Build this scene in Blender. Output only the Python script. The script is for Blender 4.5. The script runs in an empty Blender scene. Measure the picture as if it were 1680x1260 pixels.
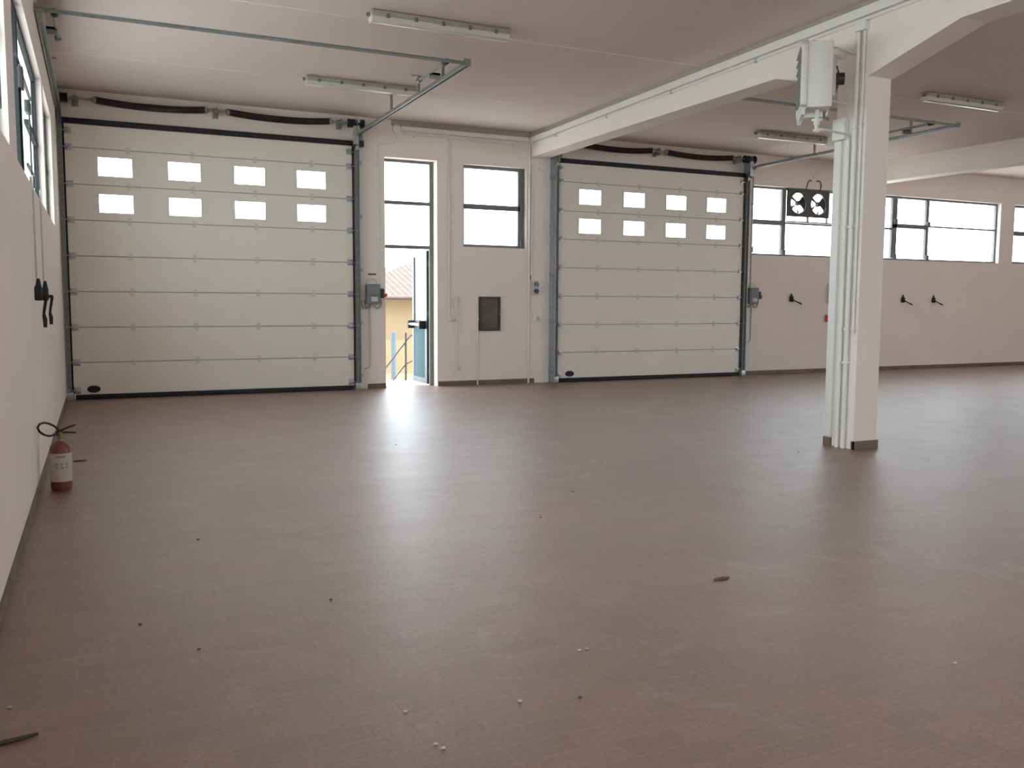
import bpy, bmesh, math, random
from mathutils import Vector, Matrix
random.seed(7)
S = bpy.context.scene
COL = S.collection

# ------------------------------------------------------------------ camera, sky, exposure
cam_d = bpy.data.cameras.new('camera')
cam = bpy.data.objects.new('camera', cam_d)
COL.objects.link(cam)
cam_d.sensor_width = 36.0
cam_d.lens = 36.0 * 1461.9 / 1680.0
cam_d.clip_end = 300
def cam_basis(yaw, pitch, roll):
    f = Vector((math.sin(yaw) * math.cos(pitch), math.cos(yaw) * math.cos(pitch), -math.sin(pitch)))
    r = Vector((math.cos(yaw), -math.sin(yaw), 0))
    u = r.cross(f)
    c, s = math.cos(roll), math.sin(roll)
    return c * r + s * u, -s * r + c * u, f
_r, _u, _f = cam_basis(math.radians(24.9146), math.radians(5.1857), math.radians(0.3052))
cam.matrix_world = Matrix(((_r.x, _u.x, -_f.x, 0), (_r.y, _u.y, -_f.y, 0), (_r.z, _u.z, -_f.z, 1.5), (0, 0, 0, 1)))
S.camera = cam

SKY = 7.6
world = bpy.data.worlds.new('overcast_sky')
S.world = world
world.use_nodes = True
_bg = world.node_tree.nodes['Background']
_bg.inputs[0].default_value = (0.86, 0.94, 1.0, 1)
_bg.inputs[1].default_value = SKY
S.view_settings.view_transform = 'Standard'
S.view_settings.look = 'None'
S.view_settings.gamma = 1
S.view_settings.use_curve_mapping = False
S.view_settings.exposure = 0.33

# high sun from behind and to the right of the viewer: it never enters the hall, only lights the yards
sun_d = bpy.data.lights.new('sun', 'SUN'); sun_d.energy = 9.5; sun_d.angle = 0.01; sun_d.color = (1.0, 0.93, 0.83)
sun = bpy.data.objects.new('sun', sun_d); COL.objects.link(sun)
sun.rotation_euler = Vector((-0.85, 0.50, -1.0)).to_track_quat('-Z', 'Y').to_euler()

# room numbers (metres)
XL, YB, XR, YF = -0.46, 15.1, 26.0, -7.0
def ceil_z(y): return 4.63 - 0.0125 * (15.1 - y)

# daylight portals: sampling guides for the sky in each opening (they emit nothing)
def portal(loc, sx, sy, rot):
    d = bpy.data.lights.new('sky_portal', 'AREA')
    d.shape = 'RECTANGLE'; d.size = sx; d.size_y = sy
    d.cycles.is_portal = True
    o = bpy.data.objects.new('sky_portal', d)
    COL.objects.link(o); o.location = loc; o.rotation_euler = rot
H = math.pi / 2
# rotation (H,0,0) points -Z to +Y ; (-H,0,0) points -Z to -Y
portal((16.4, 15.47, 3.27), 7.7, 1.5, (-H, 0, 0))
portal((22.4, 15.47, 3.27), 3.3, 1.5, (-H, 0, 0))
portal((5.05, 15.47, 2.0), 1.0, 4.0, (-H, 0, 0))
portal((6.65, 15.47, 3.24), 1.3, 1.5, (-H, 0, 0))
portal((1.85, 15.3, 3.24), 3.6, 0.85, (-H, 0, 0))
portal((10.1, 15.3, 3.24), 3.6, 0.85, (-H, 0, 0))
portal((-0.82, 9.05, 3.14), 1.4, 4.05, (0, -H, 0))
portal((-0.82, 12.25, 3.14), 1.4, 1.6, (0, -H, 0))
portal((-0.82, 4.2, 3.14), 1.4, 4.5, (0, -H, 0))
portal((-0.82, -3.2, 2.05), 4.1, 4.6, (0, -H, 0))
portal((26.37, -2.0, 2.05), 4.1, 7.0, (0, H, 0))
portal((19.0, -7.37, 2.85), 2.0, 2.3, (H, 0, 0))

# ------------------------------------------------------------------ materials
def mat(name, col, rough=0.6, metal=0.0, var=0.06, scale=6.0, bump=0.0, bscale=60.0, spec=0.5, var2=None):
    m = bpy.data.materials.new(name); m.use_nodes = True
    nt = m.node_tree; N = nt.nodes; L = nt.links
    b = N['Principled BSDF']
    b.inputs['Roughness'].default_value = rough
    b.inputs['Metallic'].default_value = metal
    b.inputs['Specular IOR Level'].default_value = spec
    tc = N.new('ShaderNodeTexCoord')
    nz = N.new('ShaderNodeTexNoise'); nz.inputs['Scale'].default_value = scale; nz.inputs['Detail'].default_value = 5
    L.new(tc.outputs['Object'], nz.inputs['Vector'])
    cr = N.new('ShaderNodeValToRGB')
    c0 = [max(0, c * (1 - var)) for c in col]; c1 = [min(1, c * (1 + var)) for c in col]
    if var2: c0 = var2
    cr.color_ramp.elements[0].position = 0.3; cr.color_ramp.elements[1].position = 0.7
    cr.color_ramp.elements[0].color = (*c0, 1); cr.color_ramp.elements[1].color = (*c1, 1)
    L.new(nz.outputs['Fac'], cr.inputs['Fac']); L.new(cr.outputs['Color'], b.inputs['Base Color'])
    if bump:
        n2 = N.new('ShaderNodeTexNoise'); n2.inputs['Scale'].default_value = bscale; n2.inputs['Detail'].default_value = 4
        L.new(tc.outputs['Object'], n2.inputs['Vector'])
        bp = N.new('ShaderNodeBump'); bp.inputs['Strength'].default_value = bump; bp.inputs['Distance'].default_value = 0.01
        L.new(n2.outputs['Fac'], bp.inputs['Height']); L.new(bp.outputs['Normal'], b.inputs['Normal'])
    return m

def glass_mat(name, tint, gloss=0.07):
    m = bpy.data.materials.new(name); m.use_nodes = True
    nt = m.node_tree; N = nt.nodes; L = nt.links
    N.remove(N['Principled BSDF'])
    t = N.new('ShaderNodeBsdfTransparent'); t.inputs[0].default_value = (*tint, 1)
    g = N.new('ShaderNodeBsdfGlossy'); g.inputs['Roughness'].default_value = 0.03
    mx = N.new('ShaderNodeMixShader'); mx.inputs[0].default_value = gloss
    L.new(t.outputs[0], mx.inputs[1]); L.new(g.outputs[0], mx.inputs[2])
    L.new(mx.outputs[0], N['Material Output'].inputs[0])
    return m

def floor_mat():
    m = bpy.data.materials.new('brown_clinker_floor'); m.use_nodes = True
    nt = m.node_tree; N = nt.nodes; L = nt.links
    b = N['Principled BSDF']
    tc = N.new('ShaderNodeTexCoord')
    # large soft patches
    n1 = N.new('ShaderNodeTexNoise'); n1.inputs['Scale'].default_value = 0.55; n1.inputs['Detail'].default_value = 6; n1.inputs['Roughness'].default_value = 0.6
    L.new(tc.outputs['Object'], n1.inputs['Vector'])
    cr = N.new('ShaderNodeValToRGB'); e = cr.color_ramp.elements
    e[0].position = 0.3; e[0].color = (0.216, 0.136, 0.106, 1)
    e[1].position = 0.7; e[1].color = (0.272, 0.160, 0.134, 1)
    k = e.new(0.5); k.color = (0.244, 0.152, 0.120, 1)
    L.new(n1.outputs['Fac'], cr.inputs['Fac'])
    # small tiles with pale joints
    mp = N.new('ShaderNodeMapping'); mp.inputs['Rotation'].default_value = (0, 0, 0.0)
    L.new(tc.outputs['Object'], mp.inputs['Vector'])
    br = N.new('ShaderNodeTexBrick')
    br.inputs['Scale'].default_value = 1.0; br.inputs['Brick Width'].default_value = 0.24; br.inputs['Row Height'].default_value = 0.12
    br.inputs['Mortar Size'].default_value = 0.004; br.inputs['Mortar Smooth'].default_value = 0.6
    br.inputs['Color1'].default_value = (0.9, 0.9, 0.9, 1); br.inputs['Color2'].default_value = (1.08, 1.06, 1.05, 1); br.inputs['Mortar'].default_value = (1.16, 1.15, 1.12, 1)
    L.new(mp.outputs['Vector'], br.inputs['Vector'])
    mul = N.new('ShaderNodeMixRGB'); mul.blend_type = 'MULTIPLY'; mul.inputs[0].default_value = 0.75
    L.new(cr.outputs['Color'], mul.inputs[1]); L.new(br.outputs['Color'], mul.inputs[2])
    # fine grain + pale scuffs
    n2 = N.new('ShaderNodeTexNoise'); n2.inputs['Scale'].default_value = 45; n2.inputs['Detail'].default_value = 6; n2.inputs['Roughness'].default_value = 0.75
    L.new(tc.outputs['Object'], n2.inputs['Vector'])
    c2 = N.new('ShaderNodeValToRGB'); c2.color_ramp.elements[0].position = 0.3; c2.color_ramp.elements[0].color = (0.78, 0.77, 0.76, 1)
    c2.color_ramp.elements[1].position = 0.72; c2.color_ramp.elements[1].color = (1.24, 1.24, 1.23, 1)
    L.new(n2.outputs['Fac'], c2.inputs['Fac'])
    m2 = N.new('ShaderNodeMixRGB'); m2.blend_type = 'MULTIPLY'; m2.inputs[0].default_value = 1
    L.new(mul.outputs[0], m2.inputs[1]); L.new(c2.outputs['Color'], m2.inputs[2])
    n3 = N.new('ShaderNodeTexNoise'); n3.inputs['Scale'].default_value = 1.7; n3.inputs['Detail'].default_value = 9; n3.inputs['Roughness'].default_value = 0.7; n3.inputs['Distortion'].default_value = 1.2
    L.new(tc.outputs['Object'], n3.inputs['Vector'])
    c3 = N.new('ShaderNodeValToRGB'); c3.color_ramp.elements[0].position = 0.56; c3.color_ramp.elements[0].color = (0, 0, 0, 1)
    c3.color_ramp.elements[1].position = 0.8; c3.color_ramp.elements[1].color = (0.55, 0.55, 0.55, 1)
    L.new(n3.outputs['Fac'], c3.inputs['Fac'])
    m3 = N.new('ShaderNodeMixRGB'); m3.blend_type = 'MIX'; m3.inputs[2].default_value = (0.40, 0.32, 0.285, 1)
    L.new(c3.outputs['Color'], m3.inputs[0]); L.new(m2.outputs[0], m3.inputs[1])
    L.new(m3.outputs[0], b.inputs['Base Color'])
    # gloss, varied
    n4 = N.new('ShaderNodeTexNoise'); n4.inputs['Scale'].default_value = 2.2; n4.inputs['Detail'].default_value = 8
    L.new(tc.outputs['Object'], n4.inputs['Vector'])
    r4 = N.new('ShaderNodeMapRange'); r4.inputs['From Min'].default_value = 0.3; r4.inputs['From Max'].default_value = 0.7
    r4.inputs['To Min'].default_value = 0.48; r4.inputs['To Max'].default_value = 0.58
    L.new(n4.outputs['Fac'], r4.inputs['Value']); L.new(r4.outputs[0], b.inputs['Roughness'])
    b.inputs['Specular IOR Level'].default_value = 0.4
    b.inputs['Coat Weight'].default_value = 0.75; b.inputs['Coat Roughness'].default_value = 0.41
        # relief: soft waves plus tile joints
    n5 = N.new('ShaderNodeTexNoise'); n5.inputs['Scale'].default_value = 9; n5.inputs['Detail'].default_value = 5
    L.new(tc.outputs['Object'], n5.inputs['Vector'])
    b1 = N.new('ShaderNodeBump'); b1.inputs['Strength'].default_value = 0.22; b1.inputs['Distance'].default_value = 0.012
    L.new(n5.outputs['Fac'], b1.inputs['Height'])
    n6 = N.new('ShaderNodeTexNoise'); n6.inputs['Scale'].default_value = 26; n6.inputs['Detail'].default_value = 3
    L.new(tc.outputs['Object'], n6.inputs['Vector'])
    b6 = N.new('ShaderNodeBump'); b6.inputs['Strength'].default_value = 0.35; b6.inputs['Distance'].default_value = 0.004
    L.new(n6.outputs['Fac'], b6.inputs['Height']); L.new(b1.outputs['Normal'], b6.inputs['Normal']); b1 = b6
    b2 = N.new('ShaderNodeBump'); b2.invert = True; b2.inputs['Strength'].default_value = 0.25; b2.inputs['Distance'].default_value = 0.002
    L.new(br.outputs['Fac'], b2.inputs['Height']); L.new(b1.outputs['Normal'], b2.inputs['Normal'])
    L.new(b2.outputs['Normal'], b.inputs['Normal'])
    return m

def panel_mat():
    """off-white embossed steel of the sectional doors: shallow horizontal ribs."""
    m = mat('cream_door_steel', (0.76, 0.715, 0.62), 0.42, 0, 0.02, 1.5)
    nt = m.node_tree; N = nt.nodes; L = nt.links
    tc = N.new('ShaderNodeTexCoord')
    wv = N.new('ShaderNodeTexWave'); wv.bands_direction = 'Z'; wv.inputs['Scale'].default_value = 3.6
    L.new(tc.outputs['Object'], wv.inputs['Vector'])
    bp = N.new('ShaderNodeBump'); bp.inputs['Strength'].default_value = 0.06; bp.inputs['Distance'].default_value = 0.004
    L.new(wv.outputs['Fac'], bp.inputs['Height'])
    n2 = N.new('ShaderNodeTexNoise'); n2.inputs['Scale'].default_value = 90
    L.new(tc.outputs['Object'], n2.inputs['Vector'])
    b2 = N.new('ShaderNodeBump'); b2.inputs['Strength'].default_value = 0.08; b2.inputs['Distance'].default_value = 0.004
    L.new(n2.outputs['Fac'], b2.inputs['Height']); L.new(bp.outputs['Normal'], b2.inputs['Normal'])
    L.new(b2.outputs['Normal'], N['Principled BSDF'].inputs['Normal'])
    return m

def tile_roof_mat():
    m = mat('terracotta_roof_tiles', (0.046, 0.030, 0.024), 0.8, 0, 0.25, 5)
    nt = m.node_tree; N = nt.nodes; L = nt.links
    tc = N.new('ShaderNodeTexCoord')
    wv = N.new('ShaderNodeTexWave'); wv.bands_direction = 'X'; wv.inputs['Scale'].default_value = 1.6
    w2 = N.new('ShaderNodeTexWave'); w2.bands_direction = 'Y'; w2.inputs['Scale'].default_value = 0.9; w2.wave_profile = 'SAW'
    ad = N.new('ShaderNodeMath'); ad.operation = 'ADD'
    L.new(tc.outputs['Object'], wv.inputs['Vector']); L.new(tc.outputs['Object'], w2.inputs['Vector'])
    L.new(wv.outputs['Fac'], ad.inputs[0]); L.new(w2.outputs['Fac'], ad.inputs[1])
    bp = N.new('ShaderNodeBump'); bp.inputs['Strength'].default_value = 0.4; bp.inputs['Distance'].default_value = 0.06
    L.new(ad.outputs[0], bp.inputs['Height']); L.new(bp.outputs['Normal'], N['Principled BSDF'].inputs['Normal'])
    return m

M = dict(
    wall=mat('white_wall_paint', (0.82, 0.735, 0.67), 0.85, 0, 0.02, 1.2, 0.12, 40),
    ceil=mat('white_ceiling_paint', (0.70, 0.60, 0.555), 0.9, 0, 0.02, 0.8, 0.1, 30),
    beam=mat('white_beam_paint', (0.82, 0.75, 0.69), 0.8, 0, 0.02, 1.5, 0.08, 40),
    floor=floor_mat(),
    skirt=mat('brown_clinker_skirting', (0.155, 0.105, 0.075), 0.55, 0, 0.25, 4),
    panel=panel_mat(),
    white_plastic=mat('white_plastic', (0.78, 0.76, 0.71), 0.45, 0, 0.02, 4),
    grey_plastic=mat('grey_plastic', (0.20, 0.215, 0.215), 0.5, 0, 0.06, 8),
    pale_grey=mat('pale_grey_plastic', (0.55, 0.56, 0.53), 0.45, 0, 0.04, 8),
    hinge=mat('pale_grey_hinge_steel', (0.61, 0.595, 0.545), 0.4, 0.0, 0.03, 14),
    gasket=mat('grey_seam_gasket', (0.38, 0.37, 0.335), 0.8, 0, 0.05, 10),
    taupe=mat('taupe_paint', (0.39, 0.345, 0.30), 0.8, 0, 0.04, 3),
    black=mat('black_rubber', (0.014, 0.013, 0.012), 0.7, 0, 0.2, 12),
    dark=mat('dark_metal', (0.035, 0.034, 0.033), 0.5, 0.3, 0.15, 10),
    galv=mat('galvanised_steel', (0.42, 0.45, 0.46), 0.42, 0.75, 0.14, 18),
    galv_dull=mat('dull_galvanised_steel', (0.30, 0.31, 0.305), 0.55, 0.5, 0.15, 14),
    spring=mat('oiled_spring_steel', (0.050, 0.036, 0.032), 0.5, 0.5, 0.2, 14),
    frame=mat('glare_greyed_window_steel', (0.16, 0.165, 0.16), 0.5, 0.1, 0.08, 8),  # dark steel lightened: the glare of the windows is put into its colour
    frame_dark=mat('dark_green_grey_window_steel', (0.020, 0.024, 0.026), 0.75, 0.0, 0.1, 8, spec=0.25),
    glass=glass_mat('clear_pane', (0.95, 0.97, 0.97)),
    blueglass=glass_mat('bluish_pane', (0.94, 0.985, 1.0), 0.05),
    acrylic=glass_mat('clear_acrylic_pane', (0.93, 0.95, 0.95), 0.05),
    diffuser=mat('clear_ribbed_diffuser', (0.62, 0.61, 0.56), 0.25, 0, 0.03, 20),
    lamp_body=mat('grey_lamp_housing', (0.36, 0.34, 0.31), 0.5, 0, 0.05, 8),
    clip=mat('dark_lamp_clip', (0.16, 0.15, 0.14), 0.5, 0, 0.05, 8),
    red=mat('red_switch_plastic', (0.62, 0.06, 0.035), 0.4, 0, 0.05, 8),
    blue=mat('blue_socket_plastic', (0.035, 0.06, 0.15), 0.4, 0, 0.08, 8),
    ext_red=mat('dull_red_enamel', (0.20, 0.060, 0.042), 0.4, 0, 0.15, 10),
    ext_label=mat('worn_paper_label', (0.52, 0.475, 0.42), 0.6, 0, 0.07, 30),
    ext_ink=mat('faded_label_ink', (0.30, 0.26, 0.23), 0.6, 0, 0.1, 30),
    brass=mat('old_brass', (0.30, 0.235, 0.13), 0.45, 0.7, 0.1, 20),
    heater=mat('white_heater_enamel', (0.74, 0.73, 0.69), 0.4, 0, 0.02, 4),
    brownfan=mat('brown_fan_plate', (0.075, 0.062, 0.054), 0.55, 0.2, 0.15, 12),
    blade=mat('dark_fan_blade', (0.030, 0.030, 0.030), 0.5, 0.3, 0.1, 12),
    cabinet_glass=mat('murky_cabinet_glass', (0.085, 0.075, 0.068), 0.12, 0, 0.35, 3.2, 0, 1, 0.6),
    cabinet_frame=mat('dark_brown_cabinet_frame', (0.045, 0.038, 0.033), 0.5, 0, 0.1, 8),
    door_metal=mat('blue_grey_door_panel', (0.055, 0.085, 0.10), 0.9, 0.0, 0.05, 4, spec=0.08),
    door_frame=mat('dark_blue_grey_door_stile', (0.035, 0.05, 0.058), 0.45, 0.2, 0.08, 6),
    chrome=mat('chrome_bar', (0.70, 0.71, 0.70), 0.2, 0.9, 0.03, 10),
    ground=mat('pale_concrete_yard', (0.60, 0.585, 0.555), 0.9, 0, 0.08, 0.6),
    ochre=mat('ochre_render', (0.17, 0.122, 0.070), 0.9, 0, 0.06, 1.0),
    grass=mat('dry_grass', (0.22, 0.19, 0.07), 0.9, 0, 0.25, 3.0),
    roof=tile_roof_mat(),
    rail=mat('grey_painted_rail', (0.05, 0.049, 0.048), 0.5, 0.3, 0.1, 10),
    slate=mat('blue_grey_post', (0.04, 0.055, 0.07), 0.6, 0, 0.1, 6),
    leaf=mat('dry_brown_leaf', (0.12, 0.068, 0.05), 0.8, 0, 0.2, 60),
    chip=mat('pale_chip', (0.60, 0.57, 0.52), 0.8, 0, 0.1, 60),
    crumb=mat('dark_crumb', (0.085, 0.066, 0.056), 0.8, 0, 0.2, 60),
)

# ------------------------------------------------------------------ geometry helpers
ORIGIN = {}
class MB:
    def __init__(s): s.bm = bmesh.new()
    def box(s, x0, x1, y0, y1, z0, z1, bev=0.0):
        return s.hexa([(x0, y0, z0), (x1, y0, z0), (x1, y1, z0), (x0, y1, z0), (x0, y0, z1), (x1, y0, z1), (x1, y1, z1), (x0, y1, z1)], bev)
    def hexa(s, P, bev=0.0):
        v = [s.bm.verts.new(p) for p in P]
        fs = [s.bm.faces.new([v[i] for i in f]) for f in ((0, 3, 2, 1), (4, 5, 6, 7), (0, 1, 5, 4), (1, 2, 6, 5), (2, 3, 7, 6), (3, 0, 4, 7))]
        if bev:
            es = list({e for f in fs for e in f.edges})
            bmesh.ops.bevel(s.bm, geom=es, offset=bev, segments=2, affect='EDGES', profile=0.5)
        return s
    def obox(s, c, ax, ay, az, bev=0.0):
        c = Vector(c); ax = Vector(ax); ay = Vector(ay); az = Vector(az)
        P = [c + i * ax + j * ay + k * az for k in (-1, 1) for i, j in ((-1, -1), (1, -1), (1, 1), (-1, 1))]
        return s.hexa(P, bev)
    def tube(s, pts, r, seg=10, closed=False, caps=True):
        pts = [Vector(p) for p in pts]; n = len(pts); rings = []
        prev = None
        for i, p in enumerate(pts):
            if closed: t = (pts[(i + 1) % n] - pts[i - 1])
            elif i == 0: t = pts[1] - p
            elif i == n - 1: t = p - pts[i - 1]
            else: t = (pts[i + 1] - p).normalized() + (p - pts[i - 1]).normalized()
            t.normalize()
            if prev is None:
                a = Vector((0, 0, 1)) if abs(t.z) < 0.9 else Vector((1, 0, 0))
                nrm = t.cross(a).normalized()
            else:
                nrm = (prev - t * prev.dot(t)).normalized()
            prev = nrm; bn = t.cross(nrm)
            rr = r[i] if isinstance(r, (list, tuple)) else r
            rings.append([s.bm.verts.new(p + rr * (math.cos(2 * math.pi * k / seg) * nrm + math.sin(2 * math.pi * k / seg) * bn)) for k in range(seg)])
        m = n if closed else n - 1
        for i in range(m):
            A, B = rings[i], rings[(i + 1) % n]
            for k in range(seg):
                s.bm.faces.new((A[k], A[(k + 1) % seg], B[(k + 1) % seg], B[k]))
        if caps and not closed:
            s.bm.faces.new(rings[0][::-1]); s.bm.faces.new(rings[-1])
        return s
    def cyl(s, p, q, r, seg=16): return s.tube([p, q], r, seg)
    def lathe(s, prof, c, seg=28, axis='Z'):
        c = Vector(c); rings = []
        for r, h in prof:
            ring = []
            for k in range(seg):
                a = 2 * math.pi * k / seg
                u, v = r * math.cos(a), r * math.sin(a)
                p = Vector((u, v, h)) if axis == 'Z' else (Vector((u, h, v)) if axis == 'Y' else Vector((h, u, v)))
                ring.append(s.bm.verts.new(c + p))
            rings.append(ring)
        for A, B in zip(rings, rings[1:]):
            for k in range(seg): s.bm.faces.new((A[k], A[(k + 1) % seg], B[(k + 1) % seg], B[k]))
        s.bm.faces.new(rings[0][::-1]); s.bm.faces.new(rings[-1])
        return s
    def prism(s, poly, fn0, fn1):
        A = [s.bm.verts.new(fn0(p)) for p in poly]; B = [s.bm.verts.new(fn1(p)) for p in poly]
        n = len(poly)
        s.bm.faces.new(A); s.bm.faces.new(B[::-1])
        for i in range(n): s.bm.faces.new((A[i], B[i], B[(i + 1) % n], A[(i + 1) % n]))
        return s
    def slab(s, u0, u1, v0, v1, w0, w1, holes, fn):
        """flat slab with rectangular holes (with reveals); fn maps (u,v,w) to xyz."""
        us = sorted({u0, u1} | {h[0] for h in holes} | {h[1] for h in holes})
        vs = sorted({v0, v1} | {h[2] for h in holes} | {h[3] for h in holes})
        us = [u for u in us if u0 <= u <= u1]; vs = [v for v in vs if v0 <= v <= v1]
        def solid(i, j):
            if not (0 <= i < len(us) - 1 and 0 <= j < len(vs) - 1): return False
            a, b = (us[i] + us[i + 1]) / 2, (vs[j] + vs[j + 1]) / 2
            return not any(h[0] < a < h[1] and h[2] < b < h[3] for h in holes)
        cache = {}
        def V(i, j, k):
            if (i, j, k) not in cache: cache[(i, j, k)] = s.bm.verts.new(fn(us[i], vs[j], (w0, w1)[k]))
            return cache[(i, j, k)]
        for i in range(len(us) - 1):
            for j in range(len(vs) - 1):
                if not solid(i, j): continue
                for k in (0, 1): s.bm.faces.new((V(i, j, k), V(i + 1, j, k), V(i + 1, j + 1, k), V(i, j + 1, k)))
                for (di, dj, a, b) in ((-1, 0, (i, j), (i, j + 1)), (1, 0, (i + 1, j), (i + 1, j + 1)), (0, -1, (i, j), (i + 1, j)), (0, 1, (i, j + 1), (i + 1, j + 1))):
                    if not solid(i + di, j + dj):
                        s.bm.faces.new((V(*a, 0), V(*b, 0), V(*b, 1), V(*a, 1)))
        return s
    def build(s, name, m, parent=None, label=None, smooth=True, loc=(0, 0, 0), kind=None):
        o_par = ORIGIN.get(parent.name, Vector((0, 0, 0))) if parent else Vector(loc)
        bmesh.ops.recalc_face_normals(s.bm, faces=s.bm.faces)
        me = bpy.data.meshes.new(name)
        s.bm.transform(Matrix.Translation(-o_par)); s.bm.to_mesh(me); s.bm.free()
        me.materials.append(m)
        if smooth:
            me.shade_smooth(); me.set_sharp_from_angle(angle=math.radians(38))
        o = bpy.data.objects.new(name, me); COL.objects.link(o)
        ORIGIN[o.name] = o_par.copy()
        if parent: o.parent = parent
        else: o.location = o_par
        if label: o['label'] = label
        if kind: o['kind'] = kind
        return o

def tag(o, label, cat=None, group=None, kind=None):
    o['label'] = label
    if cat: o['category'] = cat
    if group: o['group'] = group
    if kind: o['kind'] = kind
    return o
def empty(name, loc, label, cat, group=None, kind=None):
    o = bpy.data.objects.new(name, None); COL.objects.link(o)
    o.location = loc; o.empty_display_size = 0.1
    ORIGIN[o.name] = Vector(loc)
    return tag(o, label, cat, group, kind)
def children_of(o): return [c for c in bpy.data.objects if c.parent == o]
def copy_tree(o, parent=None):
    c = o.copy(); COL.objects.link(c); c.parent = parent
    for ch in children_of(o): copy_tree(ch, c)
    return c
def arc(c, r, a0, a1, n, f):
    return [f(c, r, a0 + (a1 - a0) * i / n) for i in range(n + 1)]

# ------------------------------------------------------------------ room shell
fl = MB(); fl.box(XL - 0.36, XR + 0.36, YF - 0.36, YB + 0.36, -0.25, 0.0)
tag(fl.build('floor', M['floor'], smooth=False), 'dull reddish brown tiled workshop floor', 'floor', kind='structure')

cl = MB()
cl.prism([(YF - 0.36, 0), (YB + 0.36, 0), (YB + 0.36, 1), (YF - 0.36, 1)],
         lambda p: (XL - 0.36, p[0], ceil_z(p[0]) + 0.3 * p[1]), lambda p: (XR + 0.36, p[0], ceil_z(p[0]) + 0.3 * p[1]))
tag(cl.build('ceiling', M['ceil'], smooth=False), 'flat pale painted ceiling of the hall', 'ceiling', kind='structure')
# narrow plaster ridges where the ceiling slabs meet
for n, (y, x0, x1) in enumerate(((9.72, XL, 7.2), (12.78, XL, 7.25), (13.55, 7.75, 15.5), (9.8, 7.7, 15.5)), 1):
    z = ceil_z(y)
    q = MB(); q.box(x0, x1, y - 0.012, y + 0.012, z - 0.006, z + 0.01)
    tag(q.build('trim_%d' % n, M['beam'], smooth=False), 'thin raised plaster joint crossing the ceiling', 'trim', kind='structure', group='ceiling joints')

DX0, DX1, DOFF = -0.36, 3.98, 8.28        # left sectional door, offset to the right one
back_holes = [(DX0 + 0.08, DX1 - 0.08, -0.01, 4.10), (DX0 + DOFF + 0.08, DX1 + DOFF - 0.08, -0.01, 4.10),
              (4.57, 5.53, -0.01, 4.0), (6.03, 7.29, 2.51, 3.98), (12.58, 20.26, 2.54, 4.0), (20.77, 24.1, 2.55, 4.0)]
wb = MB(); wb.slab(XL - 0.36, XR + 0.36, -0.02, 4.66, YB, YB + 0.36, back_holes, lambda u, v, w: (u, w, v))
tag(wb.build('wall_back', M['wall'], smooth=False), 'white back wall holding the two sectional doors', 'wall', kind='structure')
left_holes = [(-5.5, -1.0, -0.01, 4.1), (2.0, 6.45, 2.46, 3.84), (7.05, 10.9, 2.46, 3.84), (11.15, 13.05, 2.46, 3.84)]  # first opening lies out of view, added to let daylight in
wl = MB(); wl.slab(YF, YB + 0.36, -0.02, 4.66, XL - 0.36, XL, left_holes, lambda u, v, w: (w, u, v))
tag(wl.build('wall_left', M['wall'], smooth=False), 'white left wall beside the fire extinguisher', 'wall', kind='structure')
wr = MB(); wr.slab(YF, YB + 0.36, -0.02, 4.66, XR, XR + 0.36, [(-5.5, 1.5, -0.01, 4.1)], lambda u, v, w: (w, u, v))  # unseen opening, added to brighten the right side of the hall
tag(wr.build('wall_right', M['wall'], smooth=False), 'far right wall of the hall, out of sight', 'wall', kind='structure')
wf = MB(); wf.slab(XL - 0.36, XR + 0.36, -0.02, 4.66, YF - 0.36, YF, [(18.0, 20.0, 1.7, 4.0)], lambda u, v, w: (u, w, v))  # opening added behind the viewer for fill daylight
tag(wf.build('wall_front', M['wall'], smooth=False), 'front wall behind the viewer with an added daylight opening', 'wall', kind='structure')

# beams: left beam angles slightly and deepens (haunches) at the column
def trz(y): return 4.485 - (15.1 - y) * 0.0075
def bx_(y): return 7.37 - (15.1 - y) * 0.0335
prof = [(15.1, 4.19), (8.25, 4.075), (7.23, 3.80), (6.83, 3.79), (5.75, 4.05), (0, 4.02), (YF, 4.0)]
bm_ = MB()
ys = [p[0] for p in prof]
poly = prof + [(y, ceil_z(y) + 0.02) for y in reversed(ys)]
bm_.prism(poly, lambda p: (bx_(p[0]), p[0], p[1]), lambda p: (bx_(p[0]) + 0.34, p[0], p[1]))
tag(bm_.build('beam', M['beam'], smooth=False), 'white concrete beam deepening over the square column', 'beam', kind='structure')
b2 = MB()
p2 = [(15.1, 4.18), (8.2, 4.10), (7.2, 3.85), (6.8, 3.85), (5.8, 4.08), (YF, 4.05)]
b2.prism(p2 + [(y, ceil_z(y) + 0.02) for y, _ in reversed(p2)], lambda p: (15.55, p[0], p[1]), lambda p: (15.93, p[0], p[1]))
tag(b2.build('beam', M['beam'], smooth=False), 'white concrete beam at the far right past the column', 'beam', kind='structure')

q = MB(); q.prism([(15.1, 0), (YF, 0), (YF, 1), (15.1, 1)], lambda p: (bx_(p[0]) - 0.022, p[0], (trz(p[0]) + 0.048) * (1 - p[1]) + (ceil_z(p[0]) + 0.01) * p[1]), lambda p: (bx_(p[0]) + 0.01, p[0], (trz(p[0]) + 0.048) * (1 - p[1]) + (ceil_z(p[0]) + 0.01) * p[1]))
tag(q.build('trim_5', M['taupe'], smooth=False), 'taupe strip between the ceiling and the beam trunking', 'trim', kind='structure')
q = MB(); q.box(4.70, 7.34, YB - 0.03, YB, 4.535, 4.635)
tag(q.build('trim_6', M['taupe'], smooth=False), 'taupe strip along the wall top above the entry door', 'trim', kind='structure')

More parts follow.
